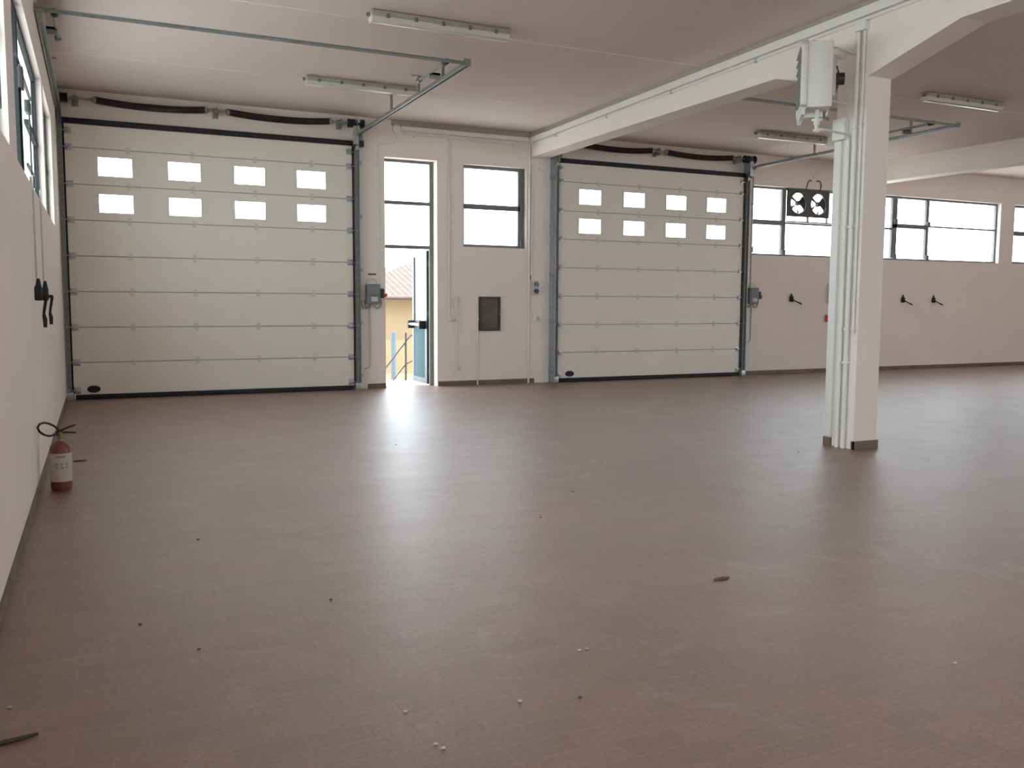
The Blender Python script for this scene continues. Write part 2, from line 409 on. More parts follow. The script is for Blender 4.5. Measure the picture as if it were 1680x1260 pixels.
# column
CX0, CX1, CY0, CY1 = 7.09, 7.415, 6.83, 7.23
c = MB(); c.box(CX0, CX1, CY0, CY1, -0.01, 3.83, 0.008)
tag(c.build('column', M['beam'], smooth=False), 'square white column carrying the unit heater', 'column', kind='structure')
# skirtings
def skirt(name, boxes, label):
    q = MB()
    for b in boxes: q.box(*b)
    tag(q.build(name, M['skirt'], smooth=False), label, 'skirting', kind='structure')
skirt('baseboard_back', [(4.24, 4.57, YB - 0.012, YB, 0, 0.085), (5.55, 7.47, YB - 0.012, YB, 0, 0.085), (12.46, XR, YB - 0.012, YB, 0, 0.085)], 'low brown tile skirting along the back wall')
skirt('baseboard_left', [(XL, XL + 0.012, YF, 14.7, 0, 0.085)], 'low brown tile skirting along the left wall')
skirt('baseboard_right', [(XR - 0.012, XR, YF, YB, 0, 0.085)], 'low brown tile skirting along the right wall')
skirt('baseboard_column', [(CX0 - 0.014, CX0, CY0 - 0.014, CY0 + 0.02, 0, 0.085), (CX0 - 0.014, CX0, CY0 + 0.30, CY1 + 0.014, 0, 0.085), (CX0 - 0.014, CX1 + 0.014, CY0 - 0.014, CY0, 0, 0.085),
      (CX1, CX1 + 0.014, CY0, CY1, 0, 0.085), (CX0, CX1, CY1, CY1 + 0.014, 0, 0.085)], 'brown tile skirting around the foot of the column')

# ------------------------------------------------------------------ steel windows
def win_xz(root, x0, x1, z0, z1, y, bars, panes, m, fw=0.05, dep=0.06, glass='glass'):
    """frame in an x-z opening; bars: (name,x0,x1,z0,z1); panes: (x0,x1,z0,z1)"""
    q = MB(); q.slab(x0, x1, z0, z1, y, y + dep, [(x0 + fw, x1 - fw, z0 + fw, z1 - fw)], lambda u, v, w: (u, w, v)); q.build('window_frame', m, root, smooth=False)
    for nm, a, b, c0, d in bars:
        q = MB(); q.box(a, b, y - 0.012, y + dep - 0.006, c0, d, 0.004); q.build(nm, m, root, smooth=False)
    for a, b, c0, d in panes:
        q = MB(); q.box(a, b, y + 0.028, y + 0.034, c0, d); q.build('pane', M[glass], root, smooth=False)
def win_yz(root, y0, y1, z0, z1, x, bars, panes, m, fw=0.05, dep=0.038):
    q = MB(); q.slab(y0, y1, z0, z1, x - dep, x, [(y0 + fw, y1 - fw, z0 + fw, z1 - fw)], lambda u, v, w: (w, u, v)); q.build('window_frame', m, root, smooth=False)
    for nm, a, b, c0, d in bars:
        q = MB(); q.box(x - dep + 0.006, x + 0.012, a, b, c0, d, 0.004); q.build(nm, m, root, smooth=False)
    for a, b, c0, d in panes:
        q = MB(); q.box(x - 0.03, x - 0.024, a, b, c0, d); q.build('pane', M['blueglass'], root, smooth=False)

# left wall windows (frame face at x = -0.52)
LX = -0.52
w1 = empty('window_1', (LX, 4.2, 2.46), 'nearest steel window high in the left wall', 'window', kind='structure')
win_yz(w1, 2.0, 6.45, 2.46, 3.84, LX, [('transom', 2.05, 6.4, 3.12, 3.17), ('mullion', 3.45, 3.51, 2.5, 3.8), ('mullion', 5.0, 5.06, 2.5, 3.8)],
       [(2.05, 6.4, 2.5, 3.12), (2.05, 6.4, 3.17, 3.8)], M['frame_dark'])
w2 = empty('window_2', (LX, 9.05, 2.46), 'steel window high in the left wall with opening gear on its bars', 'window', kind='structure')
win_yz(w2, 7.05, 10.9, 2.46, 3.84, LX, [('transom', 9.44, 10.85, 3.115, 3.155), ('mullion', 8.24, 8.34, 2.5, 3.8)],
       [(7.1, 8.24, 2.5, 3.8), (8.34, 10.85, 2.5, 3.115), (8.34, 10.85, 3.155, 3.8)], M['frame_dark'])
for (yy, zz, hy, hz) in ((8.30, 3.27, 0.06, 0.085), (9.12, 3.2, 0.10, 0.05), (9.40, 2.58, 0.08, 0.045)):
    q = MB(); q.box(LX, LX + 0.045, yy - hy, yy + hy, zz - hz, zz + hz, 0.006); q.build('vent_gearbox', M['dark'], w2, 'dark gearbox')
for (y0, y1, zz) in ((8.05, 8.75, 3.40), (8.45, 9.75, 3.39), (9.0, 9.85, 2.69)):
    q = MB(); q.box(LX, LX + 0.02, y0, y1, zz - 0.012, zz + 0.012); q.build('vent_arm', M['dark'], w2, 'dark vent arm')
for yy, z0 in ((8.28, 2.4), (9.35, 2.4)):
    q = MB(); q.cyl((LX + 0.02, yy, 2.5), (LX + 0.02, yy, 3.25), 0.007, 8); q.build('vent_rod', M['frame_dark'], w2)
q = MB(); q.box(-0.515, -0.468, 5.85, 6.12, 2.62, 2.86, 0.006); q.build('vent_gearbox', M['dark'], w1, 'dark gearbox')
w3 = empty('window_3', (LX, 12.25, 2.46), 'narrow steel window in the left wall next to the door corner', 'window', kind='structure')
win_yz(w3, 11.15, 13.05, 2.46, 3.84, LX, [('transom', 11.2, 13.0, 3.115, 3.155)], [(11.2, 13.0, 2.5, 3.115), (11.2, 13.0, 3.155, 3.8)], M['frame_dark'])
# small window between the doors
w4 = empty('window_4', (6.66, 15.2, 2.51), 'small two pane window beside the open entry door', 'window', kind='structure')
win_xz(w4, 6.03, 7.29, 2.51, 3.98, 15.20, [('transom', 6.08, 7.24, 3.20, 3.29), ('sash_stile', 7.16, 7.24, 2.56, 3.93)], [(6.08, 7.16, 2.56, 3.2), (6.08, 7.16, 3.29, 3.93)], M['frame'], 0.055)
q = MB(); q.box(7.20, 7.245, 15.155, 15.19, 3.20, 3.32, 0.004); q.box(7.20, 7.25, 15.155, 15.19, 2.53, 2.66, 0.004); q.build('hinge', M['frame'], w4)
# long window right of the second door
w5 = empty('window_5', (16.4, 15.2, 2.54), 'long steel window above the crank handles right of the second door', 'window', kind='structure')
win_xz(w5, 12.58, 20.26, 2.54, 4.0, 15.20,
       [('mullion', 13.44, 13.55, 2.59, 3.95), ('transom', 12.63, 13.44, 3.20, 3.30), ('transom', 13.55, 16.72, 3.235, 3.275), ('transom', 16.72, 17.82, 3.335 - 0.05, 3.335 + 0.045),
        ('mullion', 16.70, 16.86, 2.59, 3.95), ('mullion', 17.80, 17.89, 2.59, 3.95), ('transom', 17.89, 20.2, 3.335, 3.37)],
       [(12.63, 13.44, 2.59, 3.20), (12.63, 13.44, 3.30, 3.95), (13.55, 16.7, 2.59, 3.235), (13.55, 16.7, 3.275, 3.95), (16.86, 17.8, 2.59, 3.285), (16.86, 17.8, 3.38, 3.95),
        (17.89, 20.2, 2.59, 3.335), (17.89, 20.2, 3.37, 3.95)], M['frame'], 0.045)
for hx, hz in ((13.50, 2.62), (16.80, 2.62), (16.80, 3.42), (17.86, 2.62), (17.86, 3.40), (12.62, 2.66)):
    q = MB(); q.box(hx - 0.05, hx + 0.05, 15.155, 15.19, hz - 0.06, hz + 0.06, 0.006); q.build('vent_hinge', M['frame'], w5)
w6 = empty('window_6', (22.4, 15.2, 2.55), 'steel window cut off by the right edge past the long one', 'window', kind='structure')
win_xz(w6, 20.77, 24.1, 2.55, 4.0, 15.20, [('transom', 20.82, 24.05, 3.25, 3.36), ('mullion', 22.3, 22.38, 2.6, 3.95)],
       [(20.82, 22.3, 2.6, 3.25), (20.82, 22.3, 3.36, 3.95), (22.38, 24.05, 2.6, 3.25), (22.38, 24.05, 3.36, 3.95)], M['frame'], 0.055)

# ------------------------------------------------------------------ sectional doors (left one built, right one copied)
d1 = empty('door_1', (DX0, 15.02, 0), 'closed cream sectional door on the left beside the extinguisher', 'overhead door', kind='structure')
DY0, DY1 = 15.025, 15.065
seams = [0.07, 0.565, 1.10, 1.64, 2.175, 2.71, 3.24, 3.78, 4.125]
PX = [(DX0 + 0.44 + 0.99 * i, DX0 + 0.44 + 0.99 * i + 0.48) for i in range(4)]
for i, (za, zb) in enumerate(zip(seams, seams[1:])):
    rows = {5: (2.83, 3.11), 6: (3.375, 3.66)}
    holes = [(a, b, *rows[i]) for a, b in PX] if i in rows else []
    q = MB(); q.slab(DX0, DX1, za, zb, DY0 + 0.020, DY1, holes, lambda u, v, w: (u, w, v)); q.slab(DX0, DX1, za + 0.008, zb - 0.008, DY0, DY0 + 0.020, holes, lambda u, v, w: (u, w, v))
    sec = q.build('door_section', M['panel'], d1, smooth=False)
    for h in holes:
        f = MB(); f.slab(h[0] - 0.03, h[1] + 0.03, h[2] - 0.03, h[3] + 0.03, DY0 - 0.012, DY0 + 0.02, [(h[0] + 0.004, h[1] - 0.004, h[2] + 0.004, h[3] - 0.004)], lambda u, v, w: (u, w, v))
        f.build('pane_frame', M['panel'], sec, smooth=False)
        f = MB(); f.box(h[0], h[1], DY0 + 0.018, DY0 + 0.026, h[2], h[3]); f.build('pane', M['acrylic'], sec, smooth=False)
for z in seams[1:-1]:
    q = MB(); q.box(DX0 + 0.004, DX1 - 0.004, DY0 + 0.009, DY0 + 0.0195, z - 0.0085, z + 0.0085); q.build('section_gasket', M['gasket'], d1, 'thin grey seam gasket', smooth=False)
    for x in (0.50, 1.43, 2.39, 3.3):
        if z > 3.0 and False: continue
        q = MB(); q.box(x - 0.03, x + 0.03, DY0 - 0.006, DY0, z - 0.055, z - 0.008, 0.002); q.box(x - 0.03, x + 0.03, DY0 - 0.006, DY0, z + 0.008, z + 0.055, 0.002)
        q.cyl((x - 0.03, DY0 - 0.008, z), (x + 0.03, DY0 - 0.008, z), 0.009, 8)
        q.build('hinge', M['hinge'], d1, 'pale grey hinge')
for z in [0.14] + seams[1:-1] + [4.02]:
    for sx, x in ((-1, DX0), (1, DX1)):
        q = MB()
        xa, xb = (x, x + 0.10) if sx < 0 else (x - 0.10, x)
        q.box(xa, xb, DY0 - 0.006, DY0, z - 0.05, z + 0.05, 0.002)
        q.box(xa + 0.02, xb - 0.02, DY0 - 0.035, DY0 - 0.006, z - 0.02, z + 0.02, 0.003)
        q.cyl((x + sx * 0.075, DY0 - 0.024, z), (x - sx * 0.06, DY0 - 0.024, z), 0.008, 8)
        q.cyl((x + sx * 0.055, DY0 - 0.024, z), (x + sx * 0.085, DY0 - 0.024, z), 0.024, 14)
        q.build('roller_bracket', M['galv'], d1, 'galvanised roller bracket')
for nm, b, bev in (('bottom_seal', (DX0 + 0.02, DX1 - 0.02, DY0 - 0.03, DY1 - 0.005, 0.0, 0.072), 0.012), ('top_seal', (DX0 - 0.06, DX1 + 0.02, DY0 - 0.035, DY1 + 0.03, 4.125, 4.205), 0.01)):
    q = MB(); q.box(*b, bev); q.build(nm, M['black'], d1, 'black rubber seal')
for x0, x1 in ((DX0 - 0.035, DX0 + 0.0), (DX1 + 0.0, DX1 + 0.03)):
    q = MB(); q.box(x0, x1, DY0 + 0.005, YB, 0.0, 4.12); q.build('side_seal', M['black'], d1, 'black side seal')
q = MB()
gx, gz = -0.085, 0.155
q.bm.verts.ensure_lookup_table()
prof_e = [(1.0, 0.0), (1.0, 0.016), (0.72, 0.016), (0.66, 0.006), (0.0001, 0.006)]
rings = [[q.bm.verts.new((gx + 0.092 * r * math.cos(2 * math.pi * k / 28), DY0 - h, gz + 0.055 * r * math.sin(2 * math.pi * k / 28))) for k in range(28)] for r, h in prof_e]
for A, B in zip(rings, rings[1:]):
    for k in range(28): q.bm.faces.new((A[k], A[(k + 1) % 28], B[(k + 1) % 28], B[k]))
q.bm.faces.new(rings[-1])
q.build('pull_grip', M['black'], d1, 'black oval recessed grip')
d2 = copy_tree(d1); d2.location.x += DOFF; d2.name = 'door_2'
d2['label'] = 'closed cream sectional door between the beam and the long window'

# ------------------------------------------------------------------ track frame of a sectional door
RZ = 4.30
def track_frame(dx, label):
    t = empty('track_frame', (DX0 + dx, 14.9, 0), label, 'door track', group='overhead door tracks')
    for side, xc in ((-1, DX0 - 0.055), (1, DX1 + 0.065)):
        xc += dx
        # vertical C-channel with wall angle
        q = MB()
        q.box(xc - 0.03, xc + 0.03, 14.985, 14.99, 0.0, 4.14); q.box(xc - 0.03, xc - 0.026, 14.95, 14.99, 0.0, 4.14); q.box(xc + 0.026, xc + 0.03, 14.95, 14.99, 0.0, 4.14)
        q.build('vertical_track', M['galv_dull'], t, smooth=False)
        q = MB()
        xa = xc + side * 0.034
        q.box(min(xa, xa + side * 0.05), max(xa, xa + side * 0.05), 15.09, 15.1, 0.0, 4.3); q.box(min(xa, xa + side * 0.006), max(xa, xa + side * 0.006), 14.94, 15.09, 0.0, 4.3)
        if side > 0 or dx > 0: q.box(xa - side * 0.06, xa + side * 0.004, 14.945, 14.95, 4.05, 4.42)
        q.build('track_angle', M['galv'], t, smooth=False)
        for z in (0.25, 1.15, 2.05, 2.95, 3.85):
            q = MB(); q.box(min(xa, xa + side * 0.06), max(xa, xa + side * 0.06), 14.99, 15.10, z - 0.03, z + 0.03, 0.004); q.cyl((xa + side * 0.03, 14.985, z), (xa + side * 0.03, 14.992, z), 0.012, 8)
            q.build('track_bracket', M['galv'], t)
        q = MB(); q.box(xc - 0.06, xc + 0.05, 14.93, 15.03, 0.0, 0.12, 0.006); q.build('foot_bracket', M['galv'], t)
        # curve and horizontal rail (C-section)
        R = 0.26
        cpts = [Vector((xc, 14.965 - R + R * math.cos(a), RZ - R + R * math.sin(a) - 0.0)) for a in [H * i / 8 for i in range(9)]]
        q = MB()
        for (o0, o1, w0, w1) in ((-0.03, 0.03, 0.018, 0.022), (-0.03, -0.026, -0.022, 0.022), (0.026, 0.03, -0.022, 0.022)):
            prev = None
            for i, a in enumerate([H * j / 8 for j in range(9)]):
                n = Vector((0, math.cos(a), math.sin(a)))
                ring = [q.bm.verts.new(cpts[i] + Vector((ox, 0, 0)) + n * ww) for ox, ww in ((o0, w0), (o1, w0), (o1, w1), (o0, w1))]
                if prev:
                    for k in range(4): q.bm.faces.new((prev[k], prev[(k + 1) % 4], ring[(k + 1) % 4], ring[k]))
                prev = ring
        q.build('curved_track', M['galv_dull'], t, smooth=False)
        q = MB()
        y1_, y0_ = 14.965 - R, 10.02
        q.box(xc - 0.03, xc + 0.03, y0_, y1_, RZ + 0.018, RZ + 0.022); q.box(xc - 0.03, xc - 0.026, y0_, y1_, RZ - 0.022, RZ + 0.022); q.box(xc + 0.026, xc + 0.03, y0_, y1_, RZ - 0.022, RZ + 0.022)
        q.box(xc - 0.03, xc - 0.026 + 0.012, y0_, y1_, RZ - 0.024, RZ - 0.02)
        xa = xc + side * 0.032
        q.box(min(xa, xa + side * 0.004), max(xa, xa + side * 0.004), y0_, y1_, RZ - 0.022, RZ + 0.042); q.box(min(xa, xa + side * 0.02), max(xa, xa + side * 0.02), y0_, y1_, RZ + 0.038, RZ + 0.042)
        q.build('horizontal_rail', M['galv'], t, smooth=False)
        for hy in (13.15, 11.9, 10.95):
            zc = ceil_z(hy)
            q = MB(); q.box(xc + side * 0.05 - 0.018, xc + side * 0.05 + 0.018, hy - 0.012, hy + 0.012, RZ + 0.04, zc - 0.006)
            q.box(xc - 0.10 + side * 0.05, xc + 0.10 + side * 0.05, hy - 0.03, hy + 0.03, zc - 0.01, zc + 0.002)
            q.build('hanger', M['galv_dull'], t, smooth=False)
        # spring bumper near the rail end
        xb = xc - side * 0.12
        q = MB(); q.cyl((xb, 11.35, RZ + 0.10), (xb, 10.45, RZ + 0.10), 0.019, 12); q.cyl((xb, 11.42, RZ + 0.10), (xb, 11.35, RZ + 0.10), 0.035, 12)
        q.box(min(xb, xc) - 0.01, max(xb, xc) + 0.01, 10.94, 10.97, RZ + 0.075, RZ + 0.10)
        q.box(min(xb, xc) - 0.01, max(xb, xc) + 0.01, 10.94, 10.97, RZ + 0.03, RZ + 0.105)
        q.build('spring_bumper', M['galv_dull'], t)
        q = MB(); q.cyl((xb, 10.45, RZ + 0.10), (xb, 10.36, RZ + 0.10), 0.035, 14)
        q.build('bumper_cap', M['black'], t, 'black rubber bumper cap')
    q = MB(); xa, xb = DX0 - 0.10 + dx, DX1 + 0.11 + dx
    q.box(xa, xb, 9.985, 10.02, RZ + 0.018, RZ + 0.022); q.box(xa, xb, 10.016, 10.02, RZ - 0.012, RZ + 0.02); q.box(xa - 0.0, xa + 0.08, 10.0, 10.02, RZ - 0.02, RZ + 0.06); q.box(xb - 0.08, xb, 10.0, 10.02, RZ - 0.02, RZ + 0.06)
    q.build('end_bar', M['galv_dull'], t, smooth=False)
    return t
track_frame(0, 'galvanised track frame around and behind the left sectional door')
track_frame(DOFF, 'galvanised track frame of the sectional door right of the beam')

# ------------------------------------------------------------------ torsion springs
def spring_line(dx, label):
    SZ, SY = 4.475, 14.93
    t = empty('torsion_spring_shaft', (1.8 + dx, SY, SZ), label, 'door spring', group='torsion spring shafts')
    q = MB(); q.cyl((DX0 - 0.02 + dx, SY, SZ), (DX1 + 0.10 + dx, SY, SZ), 0.0128, 12); q.build('shaft', M['galv_dull'], t)
    for x0, x1 in ((0.07, 1.64), (1.97, 3.59)):
        pts = []; pitch = 0.0145; n = int((x1 - x0) / pitch)
        for i in range(n * 10 + 1):
            f = i / (n * 10); a = 2 * math.pi * i / 10
            x = x0 + (x1 - x0) * f; sag = -0.045 * 4 * f * (1 - f)
            pts.append((x + dx, SY + 0.048 * math.cos(a), SZ + sag + 0.048 * math.sin(a)))
        q = MB(); q.tube(pts, 0.0069, 5); q.build('spring', M['spring'], t, 'dark coiled spring sagging')
        for xe, s_ in ((x0, -1), (x1, 1)):
            q = MB(); q.lathe([(0.05, -0.02), (0.056, -0.01), (0.056, 0.012), (0.03, 0.03), (0.026, 0.055), (0.012, 0.056)] if s_ > 0 else
                              [(0.012, -0.056), (0.026, -0.055), (0.03, -0.03), (0.056, -0.012), (0.056, 0.01), (0.05, 0.02)], (xe + dx, SY, SZ), 18, 'X')
            q.build('spring_plug', M['galv_dull'], t)
    for x in (-0.2, 1.80, 3.78):
        q = MB(); q.box(x - 0.006 + dx, x + 0.006 + dx, SY - 0.04, YB, SZ - 0.075, SZ + 0.055); q.box(x - 0.045 + dx, x + 0.045 + dx, YB - 0.006, YB, SZ - 0.09, SZ + 0.07)
        q.lathe([(0.018, -0.03), (0.036, -0.03), (0.036, 0.03), (0.018, 0.03)], (x + dx, SY, SZ), 16, 'X')
        q.build('bearing_bracket', M['galv_dull'], t)
    for x in (DX0 + 0.01, DX1 - 0.03):
        q = MB(); prof_d = [(0.02, -0.05), (0.075, -0.05), (0.075, -0.04), (0.062, -0.035)]
        for i in range(6): prof_d += [(0.066, -0.03 + i * 0.012), (0.06, -0.024 + i * 0.012)]
        prof_d += [(0.075, 0.045), (0.075, 0.052), (0.02, 0.052)]
        q.lathe(prof_d, (x + dx, SY, SZ), 24, 'X'); q.build('cable_drum', M['dark'], t, 'dark grooved cable drum')
    # end plate, chain wheel, chain catch on the right
    xr = DX1 + 0.06 + dx
    q = MB(); q.box(xr - 0.008, xr, SY - 0.10, YB, SZ - 0.36, SZ + 0.06); q.box(xr - 0.09, xr, SY - 0.13, SY - 0.125, SZ - 0.36, SZ - 0.06); q.build('end_plate', M['galv'], t, smooth=False)
    q = MB(); q.lathe([(0.02, -0.025), (0.078, -0.025), (0.082, -0.018), (0.064, 0.0), (0.082, 0.018), (0.078, 0.025), (0.02, 0.025)], (xr + 0.10, SY, SZ), 26, 'X')
    q.cyl((xr - 0.02, SY, SZ), (xr + 0.13, SY, SZ), 0.018, 12); q.build('chain_wheel', M['dark'], t, 'dark chain wheel')
    q = MB(); q.box(xr + 0.05, xr + 0.14, 14.97, 15.06, SZ - 0.36, SZ - 0.26, 0.008); q.build('cable_brake', M['dark'], t, 'dark cable brake box')
    q = MB(); q.box(xr + 0.06, xr + 0.13, 15.0, 15.1, SZ - 0.255, SZ - 0.12, 0.006); q.build('brake_bracket', M['galv_dull'], t)
    q = MB(); q.box(DX0 - 0.075 + dx, DX0 - 0.067 + dx, SY - 0.09, YB, SZ - 0.36, SZ + 0.06); q.build('end_plate', M['galv'], t, smooth=False)
    return t
spring_line(0, 'spring shaft with two sagging dark coils above the left sectional door')
spring_line(DOFF, 'spring shaft with dark coils half hidden behind the white beam')

# ------------------------------------------------------------------ entry door with transoms
d3 = empty('door_3', (5.05, 15.3, 0), 'grey entry door standing open to the yard under two transom panes', 'door', kind='structure')
FY = 15.30
q = MB(); q.slab(4.57, 5.53, 0, 4.0, FY, FY + 0.06, [(4.62, 5.46, -0.01, 2.455), (4.62, 5.46, 2.515, 3.225), (4.62, 5.46, 3.285, 3.955)], lambda u, v, w: (u, w, v)); q.build('door_frame', M['frame'], d3, smooth=False)
for z0, z1 in ((2.515, 3.225), (3.285, 3.955)):
    q = MB(); q.box(4.62, 5.46, FY + 0.027, FY + 0.033, z0, z1); q.build('transom_pane', M['glass'], d3, smooth=False)
# leaf swung outwards 90 degrees (x = 5.42..5.465), from y = 15.37 to 16.2
LY0, LY1, LXa, LXb = 15.372, 16.19, 5.425, 5.465
leaf = MB(); leaf.slab(LY0, LY1, 0.02, 2.44, LXa, LXb, [(LY0 + 0.10, LY1 - 0.09, 1.16, 2.34), (LY0 + 0.10, LY1 - 0.09, 0.12, 1.06)], lambda u, v, w: (w, u, v))
leaf = leaf.build('door_leaf', M['door_frame'], d3, 'dark door leaf seen edge on', smooth=False)
q = MB(); q.box(LXa + 0.015, LXa + 0.021, LY0 + 0.10, LY1 - 0.09, 1.16, 2.34); q.build('leaf_pane', M['glass'], leaf, smooth=False)
q = MB(); q.box(LXa + 0.006, LXb - 0.006, LY0 + 0.10, LY1 - 0.09, 0.12, 1.06); q.build('leaf_panel', M['door_metal'], leaf, 'blue grey lower panel', smooth=False)
q = MB(); q.tube([(LXa - 0.09, LY0 + 0.12, 1.1), (LXa - 0.09, LY1 - 0.10, 1.1)], 0.024, 14); q.build('push_bar', M['chrome'], leaf, 'bright horizontal push bar')
for yy, nm in ((LY0 + 0.10, 'push_bar_lock'), (LY1 - 0.08, 'push_bar_lock')):
    q = MB(); q.box(LXa - 0.12, LXa, yy - 0.035, yy + 0.035, 1.02, 1.17, 0.012); q.build(nm, M['black'], leaf, 'black push bar end')
for z in (0.25, 1.3, 2.2):
    q = MB(); q.cyl((5.462, 15.366, z - 0.05), (5.462, 15.366, z + 0.05), 0.010, 10); q.build('hinge', M['frame'], d3)

# ------------------------------------------------------------------ wall fittings
def wall_box(mb, x0, x1, z0, z1, dep, bev=0.004, y=YB): return mb.box(x0, x1, y - dep, y, z0, z1, bev)
def control_box(x, z, label):
    t = empty('control_box', (x, YB, z), label, 'control box', group='door control boxes')
    q = MB(); wall_box(q, x - 0.14, x + 0.10, z - 0.17, z + 0.17, 0.13, 0.012); q.build('housing', M['grey_plastic'], t)
    q = MB(); q.box(x - 0.12, x + 0.08, YB - 0.15, YB - 0.128, z - 0.02, z + 0.15, 0.008); q.build('lid', M['grey_plastic'], t)
    q = MB(); q.box(x - 0.07, x + 0.05, YB - 0.146, YB - 0.128, z - 0.13, z - 0.05, 0.006); q.build('button_plate', M['pale_grey'], t, 'pale button plate')
    q = MB(); q.box(x + 0.10, x + 0.17, YB - 0.12, YB - 0.01, z - 0.07, z + 0.09, 0.01); q.build('isolator_housing', M['dark'], t, 'dark switch housing')
    q = MB(); q.cyl((x + 0.165, YB - 0.06, z - 0.02), (x + 0.21, YB - 0.06, z - 0.02), 0.036, 14); q.box(x + 0.18, x + 0.235, YB - 0.075, YB - 0.045, z - 0.052, z + 0.012, 0.006); q.build('isolator_knob', M['red'], t, 'orange red switch knob')
    for k, (dx, r, a0) in enumerate(((-0.15, 0.07, 0), (-0.11, 0.06, 0.4), (0.06, 0.07, 0))):
        pts = [(x + dx + r * math.cos(a), YB - 0.06, z - 0.15 + r * math.sin(a) * 1.4) for a in [math.pi + a0 + (math.pi - a0) * i / 10 for i in range(11)]]
        q = MB(); q.tube([(pts[0][0], YB - 0.06, z - 0.1)] + pts + [(pts[-1][0], YB - 0.06, z - 0.1)], 0.009, 8); q.build('cable_loop', M['grey_plastic'], t)
    pts = [(x - 0.04 + 0.10 * math.cos(a), YB - 0.05, z + 0.16 + 0.10 * math.sin(a)) for a in [math.pi * i / 10 for i in range(11)]]
    q = MB(); q.tube(pts, 0.009, 8); q.build('cable_loop', M['pale_grey'], t)
    return t
control_box(4.345, 1.645, 'grey control box with red knob beside the open entry door')
control_box(12.60, 1.68, 'grey control box with red knob beside the right sectional door')
q = MB(); wall_box(q, 4.26, 4.40, 1.97, 2.0, 0.02); tag(q.build('name_plate', M['skirt'], loc=(4.33, YB, 1.98)), 'small brown plate above the left control box', 'plate')

def conduit(pts, r, label, m='white_plastic', saddles=(), name='conduit', square=None):
    p0 = Vector(pts[0])
    t = empty(name, p0, label, 'conduit', group='wall conduits')
    q = MB(); q.tube(pts, r, 10); q.build('pipe', M[m], t)
    for sx, sy, sz, ax in saddles:
        q = MB()
        if ax == 'Z': q.box(sx - r - 0.012, sx + r + 0.012, sy - r - 0.005, YB, sz - 0.012, sz + 0.012, 0.003)
        else: q.box(sx - 0.012, sx + 0.012, sy - r - 0.005, YB, sz - r - 0.012, sz + r + 0.012, 0.003)
        q.build('saddle', M[m], t)
    return t
cy = YB - 0.016
conduit([(5.755, cy, 4.40), (5.755, cy, 1.25)], 0.0125, 'white conduit dropping between the entry door and the small window', saddles=[(5.755, cy, z, 'Z') for z in (3.8, 3.0, 2.2, 1.5)])
conduit([(6.307, cy, 1.56), (6.307, cy, 0.0)], 0.0125, 'white conduit from the dark cabinet down to the floor', saddles=[(6.307, cy, z, 'Z') for z in (1.2, 0.5)])
conduit([(5.90, cy, 1.46), (5.91, cy, 0.36)], 0.010, 'thin white conduit below the wall phone', saddles=[(5.905, cy, 0.9, 'Z')])
conduit([(7.40, cy, 4.05), (7.40, cy, 1.90)], 0.014, 'white conduit down to the blue sockets under the beam', saddles=[(7.40, cy, z, 'Z') for z in (3.6, 2.9, 2.2)])
conduit([(7.345, cy, 4.42), (7.345, cy, 0.0)], 0.016, 'white conduit running wall height from beam end to floor', saddles=[(7.345, cy, z, 'Z') for z in (3.9, 2.6, 1.3, 0.4)])
conduit([(4.79, cy, 4.36), (4.77, cy, 4.27), (4.74, cy, 4.235), (4.52, cy, 4.22), (4.47, cy, 4.19), (4.455, cy, 4.12), (4.45, cy, 1.87)], 0.011, 'bent white conduit from ceiling box to the left control box', saddles=[(4.45, cy, z, 'Z') for z in (3.4, 2.6)])
conduit([(4.285, cy, 1.47), (4.285, cy, 0.42), (4.27, cy, 0.375), (4.23, cy, 0.36), (4.18, cy, 0.36)], 0.011, 'thin pale conduit under the left control box', m='pale_grey', saddles=[(4.285, cy, 0.9, 'Z')])
conduit([(12.56, cy, 4.25), (12.56, cy, 1.86)], 0.011, 'pale conduit above the right control box', m='pale_grey', saddles=[(12.56, cy, z, 'Z') for z in (3.6, 2.6)])
conduit([(12.60, cy, 1.5), (12.60, cy, 0.78), (12.58, cy, 0.72), (12.52, cy, 0.69), (12.47, cy, 0.69)], 0.011, 'pale conduit curving to the track under the right control box', m='pale_grey')
conduit([(7.52, cy, 4.02), (7.55, cy, 3.98), (7.70, cy, 3.98)], 0.010, 'short white conduit stub under the beam end')
# trunking on wall and beam
t = empty('cable_trunking', (5.95, YB, 4.5), 'white cable trunking along the wall top between door and beam', 'trunking')
q = MB(); q.box(4.86, 7.30, YB - 0.065, YB, 4.455, 4.53, 0.004); q.build('channel', M['white_plastic'], t, smooth=False)
q = MB(); q.tube([(4.90, cy, 4.43), (4.93, cy, 4.405), (7.30, cy, 4.385)], 0.012, 8); q.build('pipe', M['white_plastic'], t)
for x in (5.1, 5.75, 6.4, 7.0):
    q = MB(); q.box(x - 0.02, x + 0.02, YB - 0.034, YB, 4.37, 4.415, 0.003); q.build('saddle', M['white_plastic'], t)
q = MB(); q.lathe([(0.075, -0.045), (0.082, -0.035), (0.082, 0.0)], (4.79, YB, 4.47), 26, 'Y')
tag(q.build('junction_box', M['white_plastic'], loc=(4.79, YB, 4.47)), 'round white junction box near the ceiling above the entry door', 'junction box')
t = empty('cable_trunking', (7.2, 11, 4.45), 'white cable trunking running along the top of the long beam', 'trunking')
q = MB(); q.prism([(15.035, 0), (-6.5, 0), (-6.5, 1), (15.035, 1)], lambda p: (bx_(p[0]) - 0.05, p[0], trz(p[0]) - 0.045 + 0.09 * p[1]), lambda p: (bx_(p[0]) + 0.002, p[0], trz(p[0]) - 0.045 + 0.09 * p[1]))
q.build('channel', M['white_plastic'], t, smooth=False)
